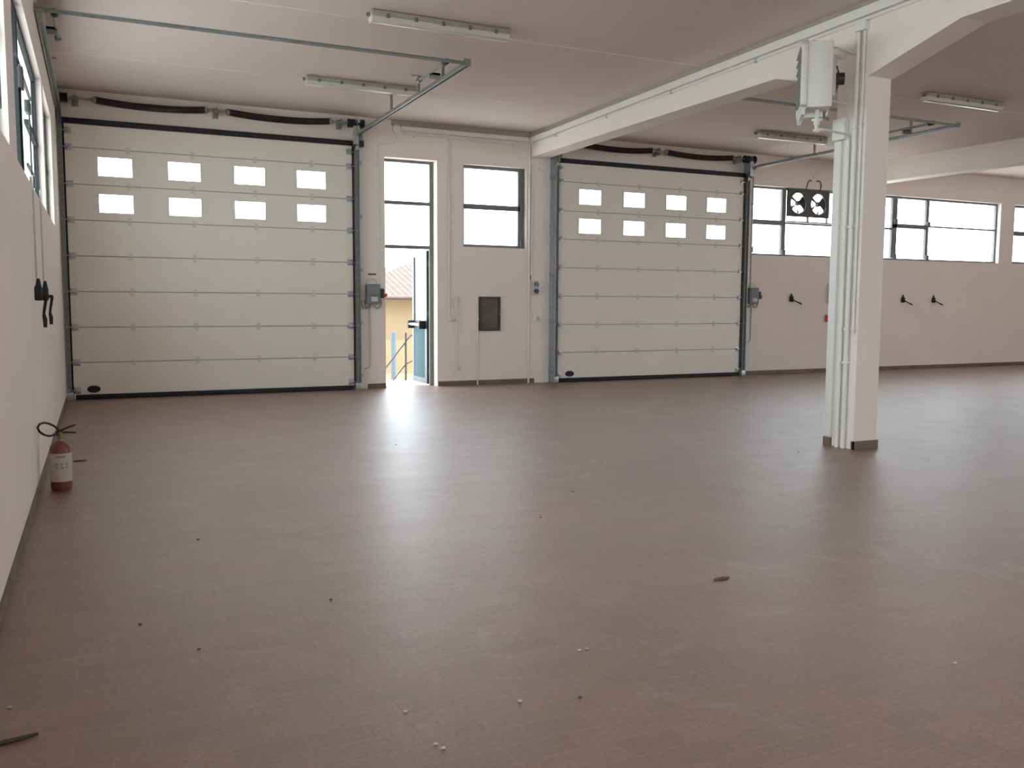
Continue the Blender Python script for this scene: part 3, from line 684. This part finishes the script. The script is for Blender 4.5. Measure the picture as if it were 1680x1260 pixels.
q = MB(); q.tube([(bx_(y) - 0.014, y, trz(y) - 0.075) for y in (15.0, 11, 7, 3, -6)], 0.013, 8); q.build('pipe', M['white_plastic'], t)
for y in (14.0, 12.2, 10.4, 8.6, 5.5):
    q = MB(); q.box(bx_(y) - 0.034, bx_(y), y - 0.02, y + 0.02, trz(y) - 0.098, trz(y) - 0.052, 0.003); q.build('saddle', M['pale_grey'], t)

# wall phone, boxes, cabinet, sockets
t = empty('wall_phone', (5.9, YB, 1.42), 'white wall phone handset between the entry door and dark cabinet', 'phone')
q = MB(); wall_box(q, 5.86, 5.95, 1.44, 1.62, 0.035, 0.008); q.build('base', M['white_plastic'], t)
q = MB(); q.box(5.85, 5.90, YB - 0.07, YB - 0.033, 1.40, 1.60, 0.014); q.build('handset', M['white_plastic'], t)
for nm, x, z, s, lab in (('junction_box', 5.805, 1.215, 0.05, 'square white socket box left of the wall phone cable'), ('junction_box', 5.925, 0.325, 0.05, 'square white socket box low under the wall phone'),
                    ('switch_plate', 7.53, 1.215, 0.055, 'white switch plate under the blue sockets')):
    t = empty(nm, (x, YB, z), lab, 'socket box')
    q = MB(); wall_box(q, x - s * 1.2, x + s * 1.2, z - s, z + s, 0.04, 0.007); q.build('box', M['white_plastic'], t)
    q = MB(); q.box(x - s * 0.7, x + s * 0.7, YB - 0.047, YB - 0.038, z - s * 0.6, z + s * 0.6, 0.004); q.build('cover', M['pale_grey'], t, 'pale grey cover')
t = empty('wall_cabinet', (6.545, YB, 0.995), 'dark framed glass fronted cabinet under the small window', 'cabinet')
q = MB(); q.slab(6.335, 6.755, 0.99, 1.615, YB - 0.04, YB, [(6.375, 6.715, 1.03, 1.575)], lambda u, v, w: (u, w, v)); q.build('frame', M['cabinet_frame'], t, smooth=False)
q = MB(); q.box(6.375, 6.715, YB - 0.022, YB - 0.014, 1.03, 1.575); q.build('glass_panel', M['cabinet_glass'], t, 'murky dark glass', smooth=False)
q = MB(); q.cyl((6.73, YB - 0.05, 1.3), (6.73, YB - 0.038, 1.3), 0.009, 10); q.build('lock', M['galv'], t)
t = empty('power_socket', (7.47, YB, 1.7), 'pair of blue capped power sockets beside the right sectional door', 'socket')
q = MB(); wall_box(q, 7.415, 7.53, 1.66, 1.92, 0.05, 0.008); q.build('backplate', M['pale_grey'], t)
for z in (1.855, 1.73):
    q = MB(); q.cyl((7.475, YB - 0.10, z - 0.008), (7.475, YB - 0.045, z), 0.042, 18); q.build('socket_cap', M['blue' if z < 1.8 else 'grey_plastic'], t, 'blue cap' if z < 1.8 else 'dark grey cap')
q = MB(); wall_box(q, 7.375, 7.405, 1.945, 2.02, 0.02); tag(q.build('warning_tag', M['red'], loc=(7.39, YB, 1.98)), 'tiny reddish tag on the conduit above the blue sockets', 'tag')
# meter box and emergency switch mostly behind the column
t = empty('meter_box', (14.86, YB, 1.75), 'pale box on the wall showing at the left edge of the column', 'meter box')
q = MB(); wall_box(q, 14.74, 15.15, 1.52, 1.98, 0.12, 0.01); q.build('housing', M['pale_grey'], t)
q = MB(); q.box(14.77, 15.12, YB - 0.13, YB - 0.118, 1.55, 1.95, 0.005); q.build('door', M['white_plastic'], t)
t = empty('emergency_switch', (14.72, YB, 1.2), 'red emergency switch low on the wall left of the column', 'switch')
q = MB(); wall_box(q, 14.68, 14.80, 1.13, 1.28, 0.06, 0.008); q.build('box', M['red'], t)
q = MB(); q.cyl((14.74, YB - 0.09, 1.205), (14.74, YB - 0.058, 1.205), 0.035, 16); q.build('button', M['red'], t)

# ------------------------------------------------------------------ window cranks
def crank(loc, rot, label, arm, rod=None):
    t = empty('window_crank', loc, label, 'crank handle', group='window crank handles')
    # local frame: wall at local y=0 (room is -y)
    def B(q, nm, m='black'):
        o = q.build(nm, M[m], None); o.parent = t; return o
    q = MB(); q.box(-0.04, 0.04, -0.055, 0.0, -0.06, 0.06, 0.012); q.tube([(0, -0.03, 0.05), (-0.012, -0.03, 0.12)], [0.024, 0.012], 10); B(q, 'gearbox')
    q = MB(); q.cyl((0, -0.05, -0.02), (0, -0.09, -0.02), 0.016, 10); q.tube([(0, -0.085, -0.02), arm], [0.013, 0.011], 10); B(q, 'crank_arm')
    ax, ay, az = arm
    d = Vector((ax, 0, az + 0.02)).normalized() * 0.11
    q = MB(); q.tube([(ax, ay, az), (ax + d.x * 0.4, ay - 0.008, az + d.z * 0.4), (ax + d.x, ay - 0.008, az + d.z)], [0.013, 0.017, 0.014], 10); B(q, 'grip')
    if rod:
        q = MB(); q.cyl((-0.01, -0.02, 0.1), (-0.01, -0.02, rod), 0.007, 8); B(q, 'drive_rod', 'pale_grey')
    t.rotation_euler = rot
    return t
for x, lab in ((13.68, 'black crank handle on the wall under the fan window'), (17.03, 'black crank handle just right of the column'), (18.03, 'black crank handle farthest right on the back wall')):
    crank((x, YB, 1.62), (0, 0, 0), lab, (0.13, -0.085, -0.07))
for y, lab in ((8.30, 'black crank handle on the left wall, the nearer one'), (9.37, 'black crank handle on the left wall, the farther one')):
    crank((XL, y, 1.56), (0, 0, math.pi / 2), lab, (0.0, -0.06, -0.17), rod=0.95)

# ------------------------------------------------------------------ twin extract fan in the long window
t = empty('extract_fan', (14.1, 15.17, 3.3), 'dark twin extract fan mounted in the long window', 'fan')
FX0, FX1, FZ0, FZ1 = 13.56, 14.72, 3.40, 3.98
cs = [(FX0 + 0.29, 3.69), (FX0 + 0.86, 3.69)]
q = MB()
NS = 32; RR = 0.222
xm = (cs[0][0] + cs[1][0]) / 2
for (cx, cz), (xa, xb) in zip(cs, ((FX0, xm), (xm, FX1))):
    def sq(a):
        dx, dz = math.cos(a), math.sin(a)
        k = min(((xb - cx) / dx if dx > 1e-6 else 9), ((xa - cx) / dx if dx < -1e-6 else 9), ((FZ1 - cz) / dz if dz > 1e-6 else 9), ((FZ0 - cz) / dz if dz < -1e-6 else 9))
        return cx + k * dx, cz + k * dz
    angs = sorted({2 * math.pi * i / NS for i in range(NS)} | {math.atan2(z_ - cz, x_ - cx) % (2 * math.pi) for x_ in (xa, xb) for z_ in (FZ0, FZ1)})
    n = len(angs)
    R4 = []
    for y in (15.13, 15.19):
        R4.append([q.bm.verts.new((cx + RR * math.cos(a), y, cz + RR * math.sin(a))) for a in angs])
        R4.append([q.bm.verts.new((sq(a)[0], y, sq(a)[1])) for a in angs])
    for i in range(n):
        j = (i + 1) % n
        q.bm.faces.new((R4[0][i], R4[0][j], R4[1][j], R4[1][i])); q.bm.faces.new((R4[2][i], R4[3][i], R4[3][j], R4[2][j]))
        q.bm.faces.new((R4[0][i], R4[2][i], R4[2][j], R4[0][j])); q.bm.faces.new((R4[1][i], R4[1][j], R4[3][j], R4[3][i]))
q.build('fan_plate', M['brownfan'], t)
for n_, (cx, cz) in enumerate(cs):
    q = MB(); q.lathe([(0.02, -0.05), (0.05, -0.045), (0.055, 0.03), (0.02, 0.035)], (cx, 15.165, cz), 18, 'Y'); hub = q.build('fan_hub', M['blade'], t)
    for c_deg, w_deg in ((2, 92), (148, 10), (213, 24), (272, 30)):
        a0, a1 = math.radians(c_deg - w_deg / 2), math.radians(c_deg + w_deg / 2)
        q = MB(); n = max(2, int(w_deg / 8)); V = []
        for dy in (-0.003, 0.003):
            L_ = []
            for r, k_ in ((0.04, 1.0), (0.12, 0.95), (0.215, 1.0)):
                L_.append([q.bm.verts.new((cx + r * math.cos((a0 + a1) / 2 + (i / n - 0.5) * (a1 - a0) * k_), 15.165 + (i / n - 0.5) * 0.05 + dy, cz + r * math.sin((a0 + a1) / 2 + (i / n - 0.5) * (a1 - a0) * k_))) for i in range(n + 1)])
            V.append(L_)
        for L_ in V:
            for p in (0, 1):
                for i in range(n): q.bm.faces.new((L_[p][i], L_[p][i + 1], L_[p + 1][i + 1], L_[p + 1][i]))
        for p in (0, 2):
            for i in range(n): q.bm.faces.new((V[0][p][i], V[0][p][i + 1], V[1][p][i + 1], V[1][p][i]))
        for e in (0, n):
            for p in (0, 1): q.bm.faces.new((V[0][p][e], V[0][p + 1][e], V[1][p + 1][e], V[1][p][e]))
        q.build('fan_blade', M['blade'], t)
q = MB(); q.box(13.55, 14.98, 15.14, 15.18, 3.275, 3.30); q.box(14.94, 14.97, 15.14, 15.18, 3.29, 3.97); q.box(14.11, 14.15, 15.14, 15.18, 3.29, 3.41); q.box(14.66, 14.69, 15.14, 15.18, 3.29, 3.41); q.box(13.55, 14.98, 15.14, 15.18, 3.975, 4.0)
q.build('mounting_frame', M['frame'], t, smooth=False)
for x0, sx in ((14.02, 1), (14.42, -1)):
    q = MB(); q.tube([(x0, 15.12, 3.97), (x0 + 0.0, 15.08, 4.08), (x0 + sx * 0.03, 15.075, 4.16), (x0 + sx * 0.08, 15.085, 4.19), (x0 + sx * 0.13, 15.095, 4.165)], 0.011, 8); q.build('supply_cable', M['brownfan'], t)
q = MB(); q.cyl((14.22, 15.10, 4.28), (14.22, 15.085, 4.28), 0.03, 12); tag(q.build('wall_grommet', M['wall'], loc=(14.22, 15.1, 4.28)), 'small round painted cap on the wall above the twin fan', 'cap')

# ------------------------------------------------------------------ fluorescent lights
def light(x, y, label, first=None):
    if first is None:
        t = empty('fluorescent_light', (0, 0, 0), label, 'ceiling light', group='unlit fluorescent lights')
        q = MB(); q.box(-0.80, 0.80, -0.085, 0.085, -0.055, 0.0, 0.012); q.build('housing', M['lamp_body'], t)
        q = MB()
        q.prism([(-0.075, -0.055), (-0.082, -0.07), (-0.06, -0.11), (-0.03, -0.122), (0.03, -0.122), (0.06, -0.11), (0.082, -0.07), (0.075, -0.055)], lambda p: (-0.79, p[0], p[1]), lambda p: (0.79, p[0], p[1]))
        q.build('diffuser', M['diffuser'], t)
        for cx in (-0.62, -0.31, 0.0, 0.31, 0.62):
            for s_ in (-1, 1):
                q = MB(); q.box(cx - 0.018, cx + 0.018, s_ * 0.088 - 0.008, s_ * 0.088 + 0.008, -0.075, -0.03, 0.003); q.build('clip', M['clip'], t)
        q = MB(); q.cyl((-0.83, 0, -0.04), (-0.795, 0, -0.04), 0.018, 10); q.build('cable_gland', M['clip'], t)
    else:
        t = copy_tree(first); t['label'] = label
    t.location = (x, y, ceil_z(y) - 0.004); t.rotation_euler = (math.atan(0.0125), 0, 0)
    return t
L1 = light(3.50, 9.42, 'unlit fluorescent ceiling light nearest the viewer, top middle')
light(3.50, 12.62, 'unlit fluorescent ceiling light before the springs of the left door', L1)
light(11.72, 9.45, 'unlit fluorescent ceiling light to the right of the column', L1)
light(11.65, 12.98, 'unlit fluorescent ceiling light partly behind the heater, left of the column', L1)

# ------------------------------------------------------------------ unit heater on the column
ER = Vector((0.785, -0.62, 0)).normalized(); EF = Vector((0.62, 0.785, 0)).normalized(); UZ = Vector((0, 0, 1))
HC = Vector((6.70, 7.12, 3.77))
t = empty('unit_heater', HC, 'white unit heater with dark louvres bracketed to the column', 'heater')
q = MB(); q.obox(HC, ER * 0.125, EF * 0.26, UZ * 0.32, 0.014); q.build('casing', M['heater'], t)
q = MB()
fr = HC - ER * 0.145
for s_, a, b in ((1, EF * 0.27, 0), (-1, EF * 0.27, 0)):
    q.obox(fr + UZ * 0.31 * s_, ER * 0.03, EF * 0.275, UZ * 0.025, 0.006); q.obox(fr + EF * 0.255 * s_, ER * 0.03, EF * 0.02, UZ * 0.33, 0.006)
q.obox(fr - UZ * 0.36 - ER * 0.0, ER * 0.02, EF * 0.27, UZ * 0.035, 0.006)
q.build('louvre_frame', M['heater'], t)
q = MB(); q.obox(HC - ER * 0.13, ER * 0.012, EF * 0.24, UZ * 0.29); q.build('louvre_cavity', M['dark'], t, 'dark space behind louvres')
for k in range(7):
    z = -0.25 + 0.083 * k
    q = MB(); q.obox(fr - ER * 0.012 + UZ * z, (ER * 0.9 - UZ * 0.6) * 0.035, EF * 0.24, (ER * 0.6 + UZ * 0.9) * 0.004); q.build('louvre', M['galv_dull'], t)
q = MB(); q.obox(HC + ER * 0.145, ER * 0.02, EF * 0.17, UZ * 0.20, 0.01); q.build('rear_panel', M['pale_grey'], t)
bc = HC + ER * 0.18
q = MB()
for rr in (0.045, 0.085, 0.125): q.tube([bc + rr * (math.cos(a) * EF + math.sin(a) * UZ) + ER * 0.05 * (1 - rr / 0.14) for a in [2 * math.pi * i / 28 for i in range(28)]], 0.004, 6, closed=True)
for i in range(8):
    a = math.pi * i / 8 * 2; d = math.cos(a) * EF + math.sin(a) * UZ
    q.tube([bc + ER * 0.05, bc + d * 0.08 + ER * 0.02, bc + d * 0.13], 0.004, 6)
q.build('fan_guard', M['dark'], t, 'dark wire fan guard')
q = MB(); q.tube([bc - ER * 0.03, bc + ER * 0.08], 0.06, 16); q.build('fan_motor', M['dark'], t, 'black fan motor')
q = MB()
top = HC + UZ * 0.33
for off in (-0.18, 0.12):
    pA = top + EF * off - ER * 0.06; pB = Vector((CX0, min(max((pA + EF * 0).y, 6.88), 7.18), pA.z - 0.05))
    q.tube([pA, pA + UZ * 0.015, pB], 0.014, 8)
q.build('bracket', M['heater'], t)
q = MB(); low = HC - UZ * 0.20 + ER * 0.10
q.tube([low, Vector((CX0, 7.10, low.z))], 0.014, 8)
q.build('bracket', M['heater'], t)
q = MB(); pB = HC - UZ * 0.32 + EF * -0.12
q.tube([pB, pB - UZ * 0.09], 0.022, 12); q.tube([pB - UZ * 0.09, pB - UZ * 0.15], 0.03, 12); q.tube([pB - UZ * 0.15, pB - UZ * 0.22], 0.018, 12)
q.obox(pB - UZ * 0.10 + ER * 0.0, ER * 0.05, EF * 0.015, UZ * 0.012, 0.004); q.obox(pB - UZ * 0.205, ER * 0.035, EF * 0.03, UZ * 0.01, 0.003)
q.build('drain_valve', M['heater'], t)
q = MB(); pC = HC - UZ * 0.32 + EF * -0.02 + ER * 0.08
q.tube([pC, pC - UZ * 0.06, pC - UZ * 0.08 + ER * 0.05], 0.016, 10); q.build('cable_gland', M['grey_plastic'], t)
q = MB(); q.tube([pB - UZ * 0.19, pB - UZ * 0.20 + ER * 0.08, Vector((CX0 - 0.02, 7.03, pB.z - 0.21)), Vector((CX0 - 0.02, 7.03, pB.z - 0.235))], 0.013, 10); q.build('feed_pipe', M['heater'], t)

# trunking and pipes on the column's left face
q = MB(); q.box(CX0 - 0.035, CX0, 7.12, 7.215, 0.10, 3.195, 0.004)
tag(q.build('cable_trunking', M['white_plastic'], loc=(CX0, 7.17, 0.1)), 'wide white trunking up the far half of the column side', 'trunking')
t = empty('switch_box', (CX0, 7.1, 3.22), 'white box at the trunking top under the unit heater', 'switch box')
q = MB(); q.box(CX0 - 0.07, CX0, 7.05, 7.22, 3.20, 3.42, 0.012); q.build('housing', M['white_plastic'], t)
for yy, r, z1, lab in ((7.035, 0.022, 3.2, 'white pipe up the middle of the column side to the heater box'), (6.945, 0.024, 4.24, 'white pipe near the column edge rising to the beam trunking'),
                       (6.875, 0.014, 4.24, 'thin white pipe along the front edge of the column side')):
    x = CX0 - r - 0.002
    z0 = 0.0 if r > 0.02 else 1.2
    t = empty('conduit', (x, yy, z0), lab, 'conduit', group='column conduits')
    q = MB()
    if z1 > 4: q.tube([(x, yy, z0), (x, yy, 3.78), (min(x, bx_(yy) - r), yy, 3.95), (min(x, bx_(yy) - r), yy, z1)], r, 12)
    else: q.tube([(x, yy, z0), (x, yy, z1)], r, 12)
    q.build('pipe', M['white_plastic'], t)
    for z in (0.9, 1.25, 2.3, 3.3):
        if z < z0 or z > z1: continue
        q = MB(); q.box(x - r - 0.005, CX0, yy - r - 0.006, yy + r + 0.006, z - 0.014, z + 0.014, 0.003); q.build('saddle', M['white_plastic'], t)
t = empty('conduit_box', (CX0, 6.91, 4.30), 'small white conduit box on the beam above the heater', 'junction box')
bxx = bx_(6.91)
q = MB(); q.box(bxx - 0.06, bxx, 6.84, 6.98, 4.245, 4.33, 0.006); q.build('box', M['white_plastic'], t)

# ------------------------------------------------------------------ fire extinguisher
EX, EY = -0.302, 7.86
t = empty('fire_extinguisher', (EX, EY, 0), 'worn red fire extinguisher on the floor by the left wall', 'fire extinguisher')
q = MB(); q.lathe([(0.070, 0.0), (0.076, 0.012), (0.079, 0.03), (0.079, 0.325), (0.074, 0.352), (0.058, 0.374), (0.03, 0.39), (0.022, 0.395)], (EX, EY, 0), 36); q.build('cylinder', M['ext_red'], t)
q = MB()
a0, a1 = math.radians(-160), math.radians(-10)
A = []
for zz in (0.075, 0.30):
    A.append([q.bm.verts.new((EX + 0.0802 * math.cos(a0 + (a1 - a0) * i / 20), EY + 0.0802 * math.sin(a0 + (a1 - a0) * i / 20), zz)) for i in range(21)])
for i in range(20): q.bm.faces.new((A[0][i], A[0][i + 1], A[1][i + 1], A[1][i]))
lab = q.build('paper_label', M['ext_label'], t, 'worn pale paper label')
q = MB()
for zz, spans in ((0.275, ((-0.5, 0.35),)), (0.215, ((-0.62, -0.28), (-0.12, 0.16), (0.34, 0.62))), (0.19, ((-0.55, -0.3), (-0.1, 0.2), (0.38, 0.6)))):
    for s0, s1 in spans:
        am = (a0 + a1) / 2; B = []
        for dz in (-0.008, 0.008):
            B.append([q.bm.verts.new((EX + 0.0806 * math.cos(am + s0 + (s1 - s0) * i / 4), EY + 0.0806 * math.sin(am + s0 + (s1 - s0) * i / 4), zz + dz)) for i in range(5)])
        for i in range(4): q.bm.faces.new((B[0][i], B[0][i + 1], B[1][i + 1], B[1][i]))
q.build('faded_print', M['ext_ink'], lab)
q = MB(); q.lathe([(0.022, 0.39), (0.022, 0.41), (0.016, 0.415), (0.019, 0.43), (0.019, 0.462), (0.010, 0.47)], (EX, EY, 0), 18); q.cyl((EX - 0.05, EY, 0.447), (EX + 0.02, EY, 0.447), 0.011, 10); q.build('valve', M['brass'], t, 'brassy valve')
q = MB(); q.tube([(EX, EY, 0.455), (EX + 0.05, EY, 0.458), (EX + 0.118, EY, 0.452)], [0.011, 0.008, 0.006], 8); q.build('carry_handle', M['dark'], t)
q = MB(); q.tube([(EX - 0.005, EY, 0.465), (EX + 0.045, EY, 0.492), (EX + 0.112, EY, 0.515)], [0.011, 0.008, 0.006], 8); q.build('lever', M['dark'], t)
hp = [(-0.305, 7.845, 0.476), (-0.32, 7.804, 0.504), (-0.338, 7.752, 0.529), (-0.367, 7.67, 0.558), (-0.396, 7.588, 0.576), (-0.421, 7.516, 0.575), (-0.434, 7.48, 0.553), (-0.423, 7.516, 0.517), (-0.399, 7.588, 0.484), (-0.371, 7.67, 0.461), (-0.345, 7.742, 0.454), (-0.325, 7.794, 0.453), (-0.31, 7.835, 0.442)]
q = MB(); q.tube([(EX - 0.03, EY, 0.447)] + hp, 0.0085, 10); q.build('hose', M['black'], t, 'black hose looped to the left')

# ------------------------------------------------------------------ small litter on the floor
def pebble(name, x, y, r, m, label, cat, group, flat=0.5):
    q = MB(); bmesh.ops.create_icosphere(q.bm, subdivisions=1, radius=r)
    for v in q.bm.verts: v.co = Vector((v.co.x * random.uniform(0.7, 1.4), v.co.y * random.uniform(0.6, 1.2), v.co.z * flat * random.uniform(0.8, 1.1)))
    zmin = min(v.co.z for v in q.bm.verts)
    for v in q.bm.verts: v.co += Vector((x, y, -zmin))
    tag(q.build(name, m, loc=(x, y, 0)), label, cat, group)
for x, y in ((3.222, 2.5), (1.846, 3.269), (1.885, 3.269), (0.997, 2.748), (1.01, 2.71), (1.40, 2.93), (-0.344, 3.653), (0.98, 3.02)):
    pebble('plaster_chip', x, y, 0.009, M['chip'], 'tiny pale chip lying on the brown floor', 'chip', 'pale chips on the floor')
for x, y in ((0.53, 5.832), (0.133, 4.38), (1.022, 4.358), (2.78, 5.495), (3.402, 6.156), (2.821, 8.972), (1.62, 2.86), (0.35, 3.95), (6.443, 6.924)):
    pebble('dirt_crumb', x, y, 0.009, M['crumb'], 'small dark crumb lying on the brown floor', 'crumb', 'dark crumbs on the floor')
q = MB()
P = [(-0.055, -0.006), (-0.02, -0.022), (0.03, -0.018), (0.06, 0.004), (0.02, 0.018), (-0.03, 0.014)]
q.prism(P, lambda p: (3.053 + p[0], 3.839 + p[1], 0.002 + 0.10 * abs(p[1])), lambda p: (3.053 + p[0], 3.839 + p[1], 0.005 + 0.10 * abs(p[1])))
tag(q.build('dry_leaf', M['leaf'], loc=(3.053, 3.839, 0)), 'dry brown leaf lying in the middle of the floor', 'leaf')
q = MB(); q.prism([(-0.06, -0.01), (0.0, -0.02), (0.05, 0.0), (0.0, 0.012)], lambda p: (-0.19 + p[0], 9.2 + p[1], 0.002), lambda p: (-0.19 + p[0], 9.2 + p[1], 0.012))
tag(q.build('dry_leaf', M['leaf'], loc=(-0.19, 9.2, 0)), 'dark leaf on the floor just behind the extinguisher', 'leaf')
q = MB(); q.tube([(-0.45, 3.325, 0.008), (-0.36, 3.35, 0.008), (-0.29, 3.36, 0.008), (-0.235, 3.378, 0.007)], [0.008, 0.0085, 0.008, 0.005], 8)
tag(q.build('stick', M['crumb'], loc=(-0.35, 3.35, 0)), 'thin dark stick on the floor at the lower left corner', 'stick')

# ------------------------------------------------------------------ outdoors
q = MB()
q.box(-40, 60, -45, YF - 0.36, -0.9, -0.6); q.box(-40, 60, YB + 0.36, 70, -0.9, -0.6); q.box(-40, XL - 0.36, YF - 0.36, YB + 0.36, -0.9, -0.6); q.box(XR + 0.36, 60, YF - 0.36, YB + 0.36, -0.9, -0.6)
tag(q.build('ground', M['ground'], smooth=False), 'pale concrete yard outside the hall', 'ground', kind='structure')
q = MB(); q.box(4.3, 6.2, YB + 0.36, 16.9, -0.25, -0.015)
for i in range(5): q.box(4.3 - 0.28 * (i + 1), 4.3 - 0.28 * i, YB + 0.36, 16.9, -0.7, -0.015 - 0.12 * (i + 1))
tag(q.build('steps', M['ground'], smooth=False), 'concrete landing and steps outside the entry door', 'steps', kind='structure')
t = empty('stair_railing', (5.42, 16.6, 0), 'grey metal stair railing outside the open entry door', 'railing')
q = MB(); q.box(5.40, 5.44, 16.58, 16.62, -0.015, 0.92); q.build('post', M['rail'], t, smooth=False)
q = MB(); q.tube([(5.75, 16.6, 0.9), (5.52, 16.6, 0.86), (4.4, 16.6, -0.52)], 0.016, 10); q.build('handrail', M['rail'], t)
q = MB(); q.tube([(5.75, 16.6, 0.46), (5.42, 16.6, 0.3), (4.75, 16.6, -0.5)], 0.013, 10); q.build('lower_rail', M['rail'], t)
q = MB(); q.box(4.45, 4.49, 16.58, 16.62, -0.6, -0.42); q.box(5.73, 5.77, 16.58, 16.62, -0.015, 0.92); q.build('post', M['rail'], t, smooth=False)
q = MB(); q.cyl((7.05, 22.6, -0.6), (7.05, 22.6, 0.72), 0.075, 14); tag(q.build('bollard', M['slate'], loc=(7.05, 22.6, -0.6)), 'blue grey post in the yard seen through the entry door', 'post')
q = MB(); q.prism([(0, 0), (1, 0), (1, 1), (0, 1)], lambda p: (6.6 + 4 * p[0], 23.4 + 1.3 * p[1], -0.6), lambda p: (6.6 + 4 * p[0], 23.4 + 1.3 * p[1], -0.55))
tag(q.build('grass_strip', M['grass'], loc=(8.6, 24, -0.6)), 'dry yellowish grass strip before the ochre house', 'grass', kind='stuff')
t = empty('house', (11, 28, -0.6), 'ochre house with terracotta roof seen through the entry door', 'house')
q = MB(); q.slab(6.2, 17, -0.6, 1.70, 25.0, 25.3, [(9.9, 10.9, 0.3, 1.3)], lambda u, v, w: (u, w, v)); q.box(6.2, 17, 25.3, 33, -0.6, 1.70); q.build('walls', M['ochre'], t, smooth=False)
q = MB(); ez = 1.66
V = [q.bm.verts.new(p) for p in ((5.7, 24.5, ez), (17.5, 24.5, ez), (17.5, 33.5, ez), (5.7, 33.5, ez), (10.2, 29, 3.05), (13.5, 29, 3.05))]
for f in ((0, 1, 5, 4), (1, 2, 5), (2, 3, 4, 5), (3, 0, 4), (3, 2, 1, 0)): q.bm.faces.new([V[i] for i in f])
q.build('roof', M['roof'], t, smooth=False)
q = MB(); q.tube([(5.7, 24.45, ez - 0.02), (17.5, 24.45, ez - 0.02)], 0.06, 8); q.build('gutter', M['spring'], t)
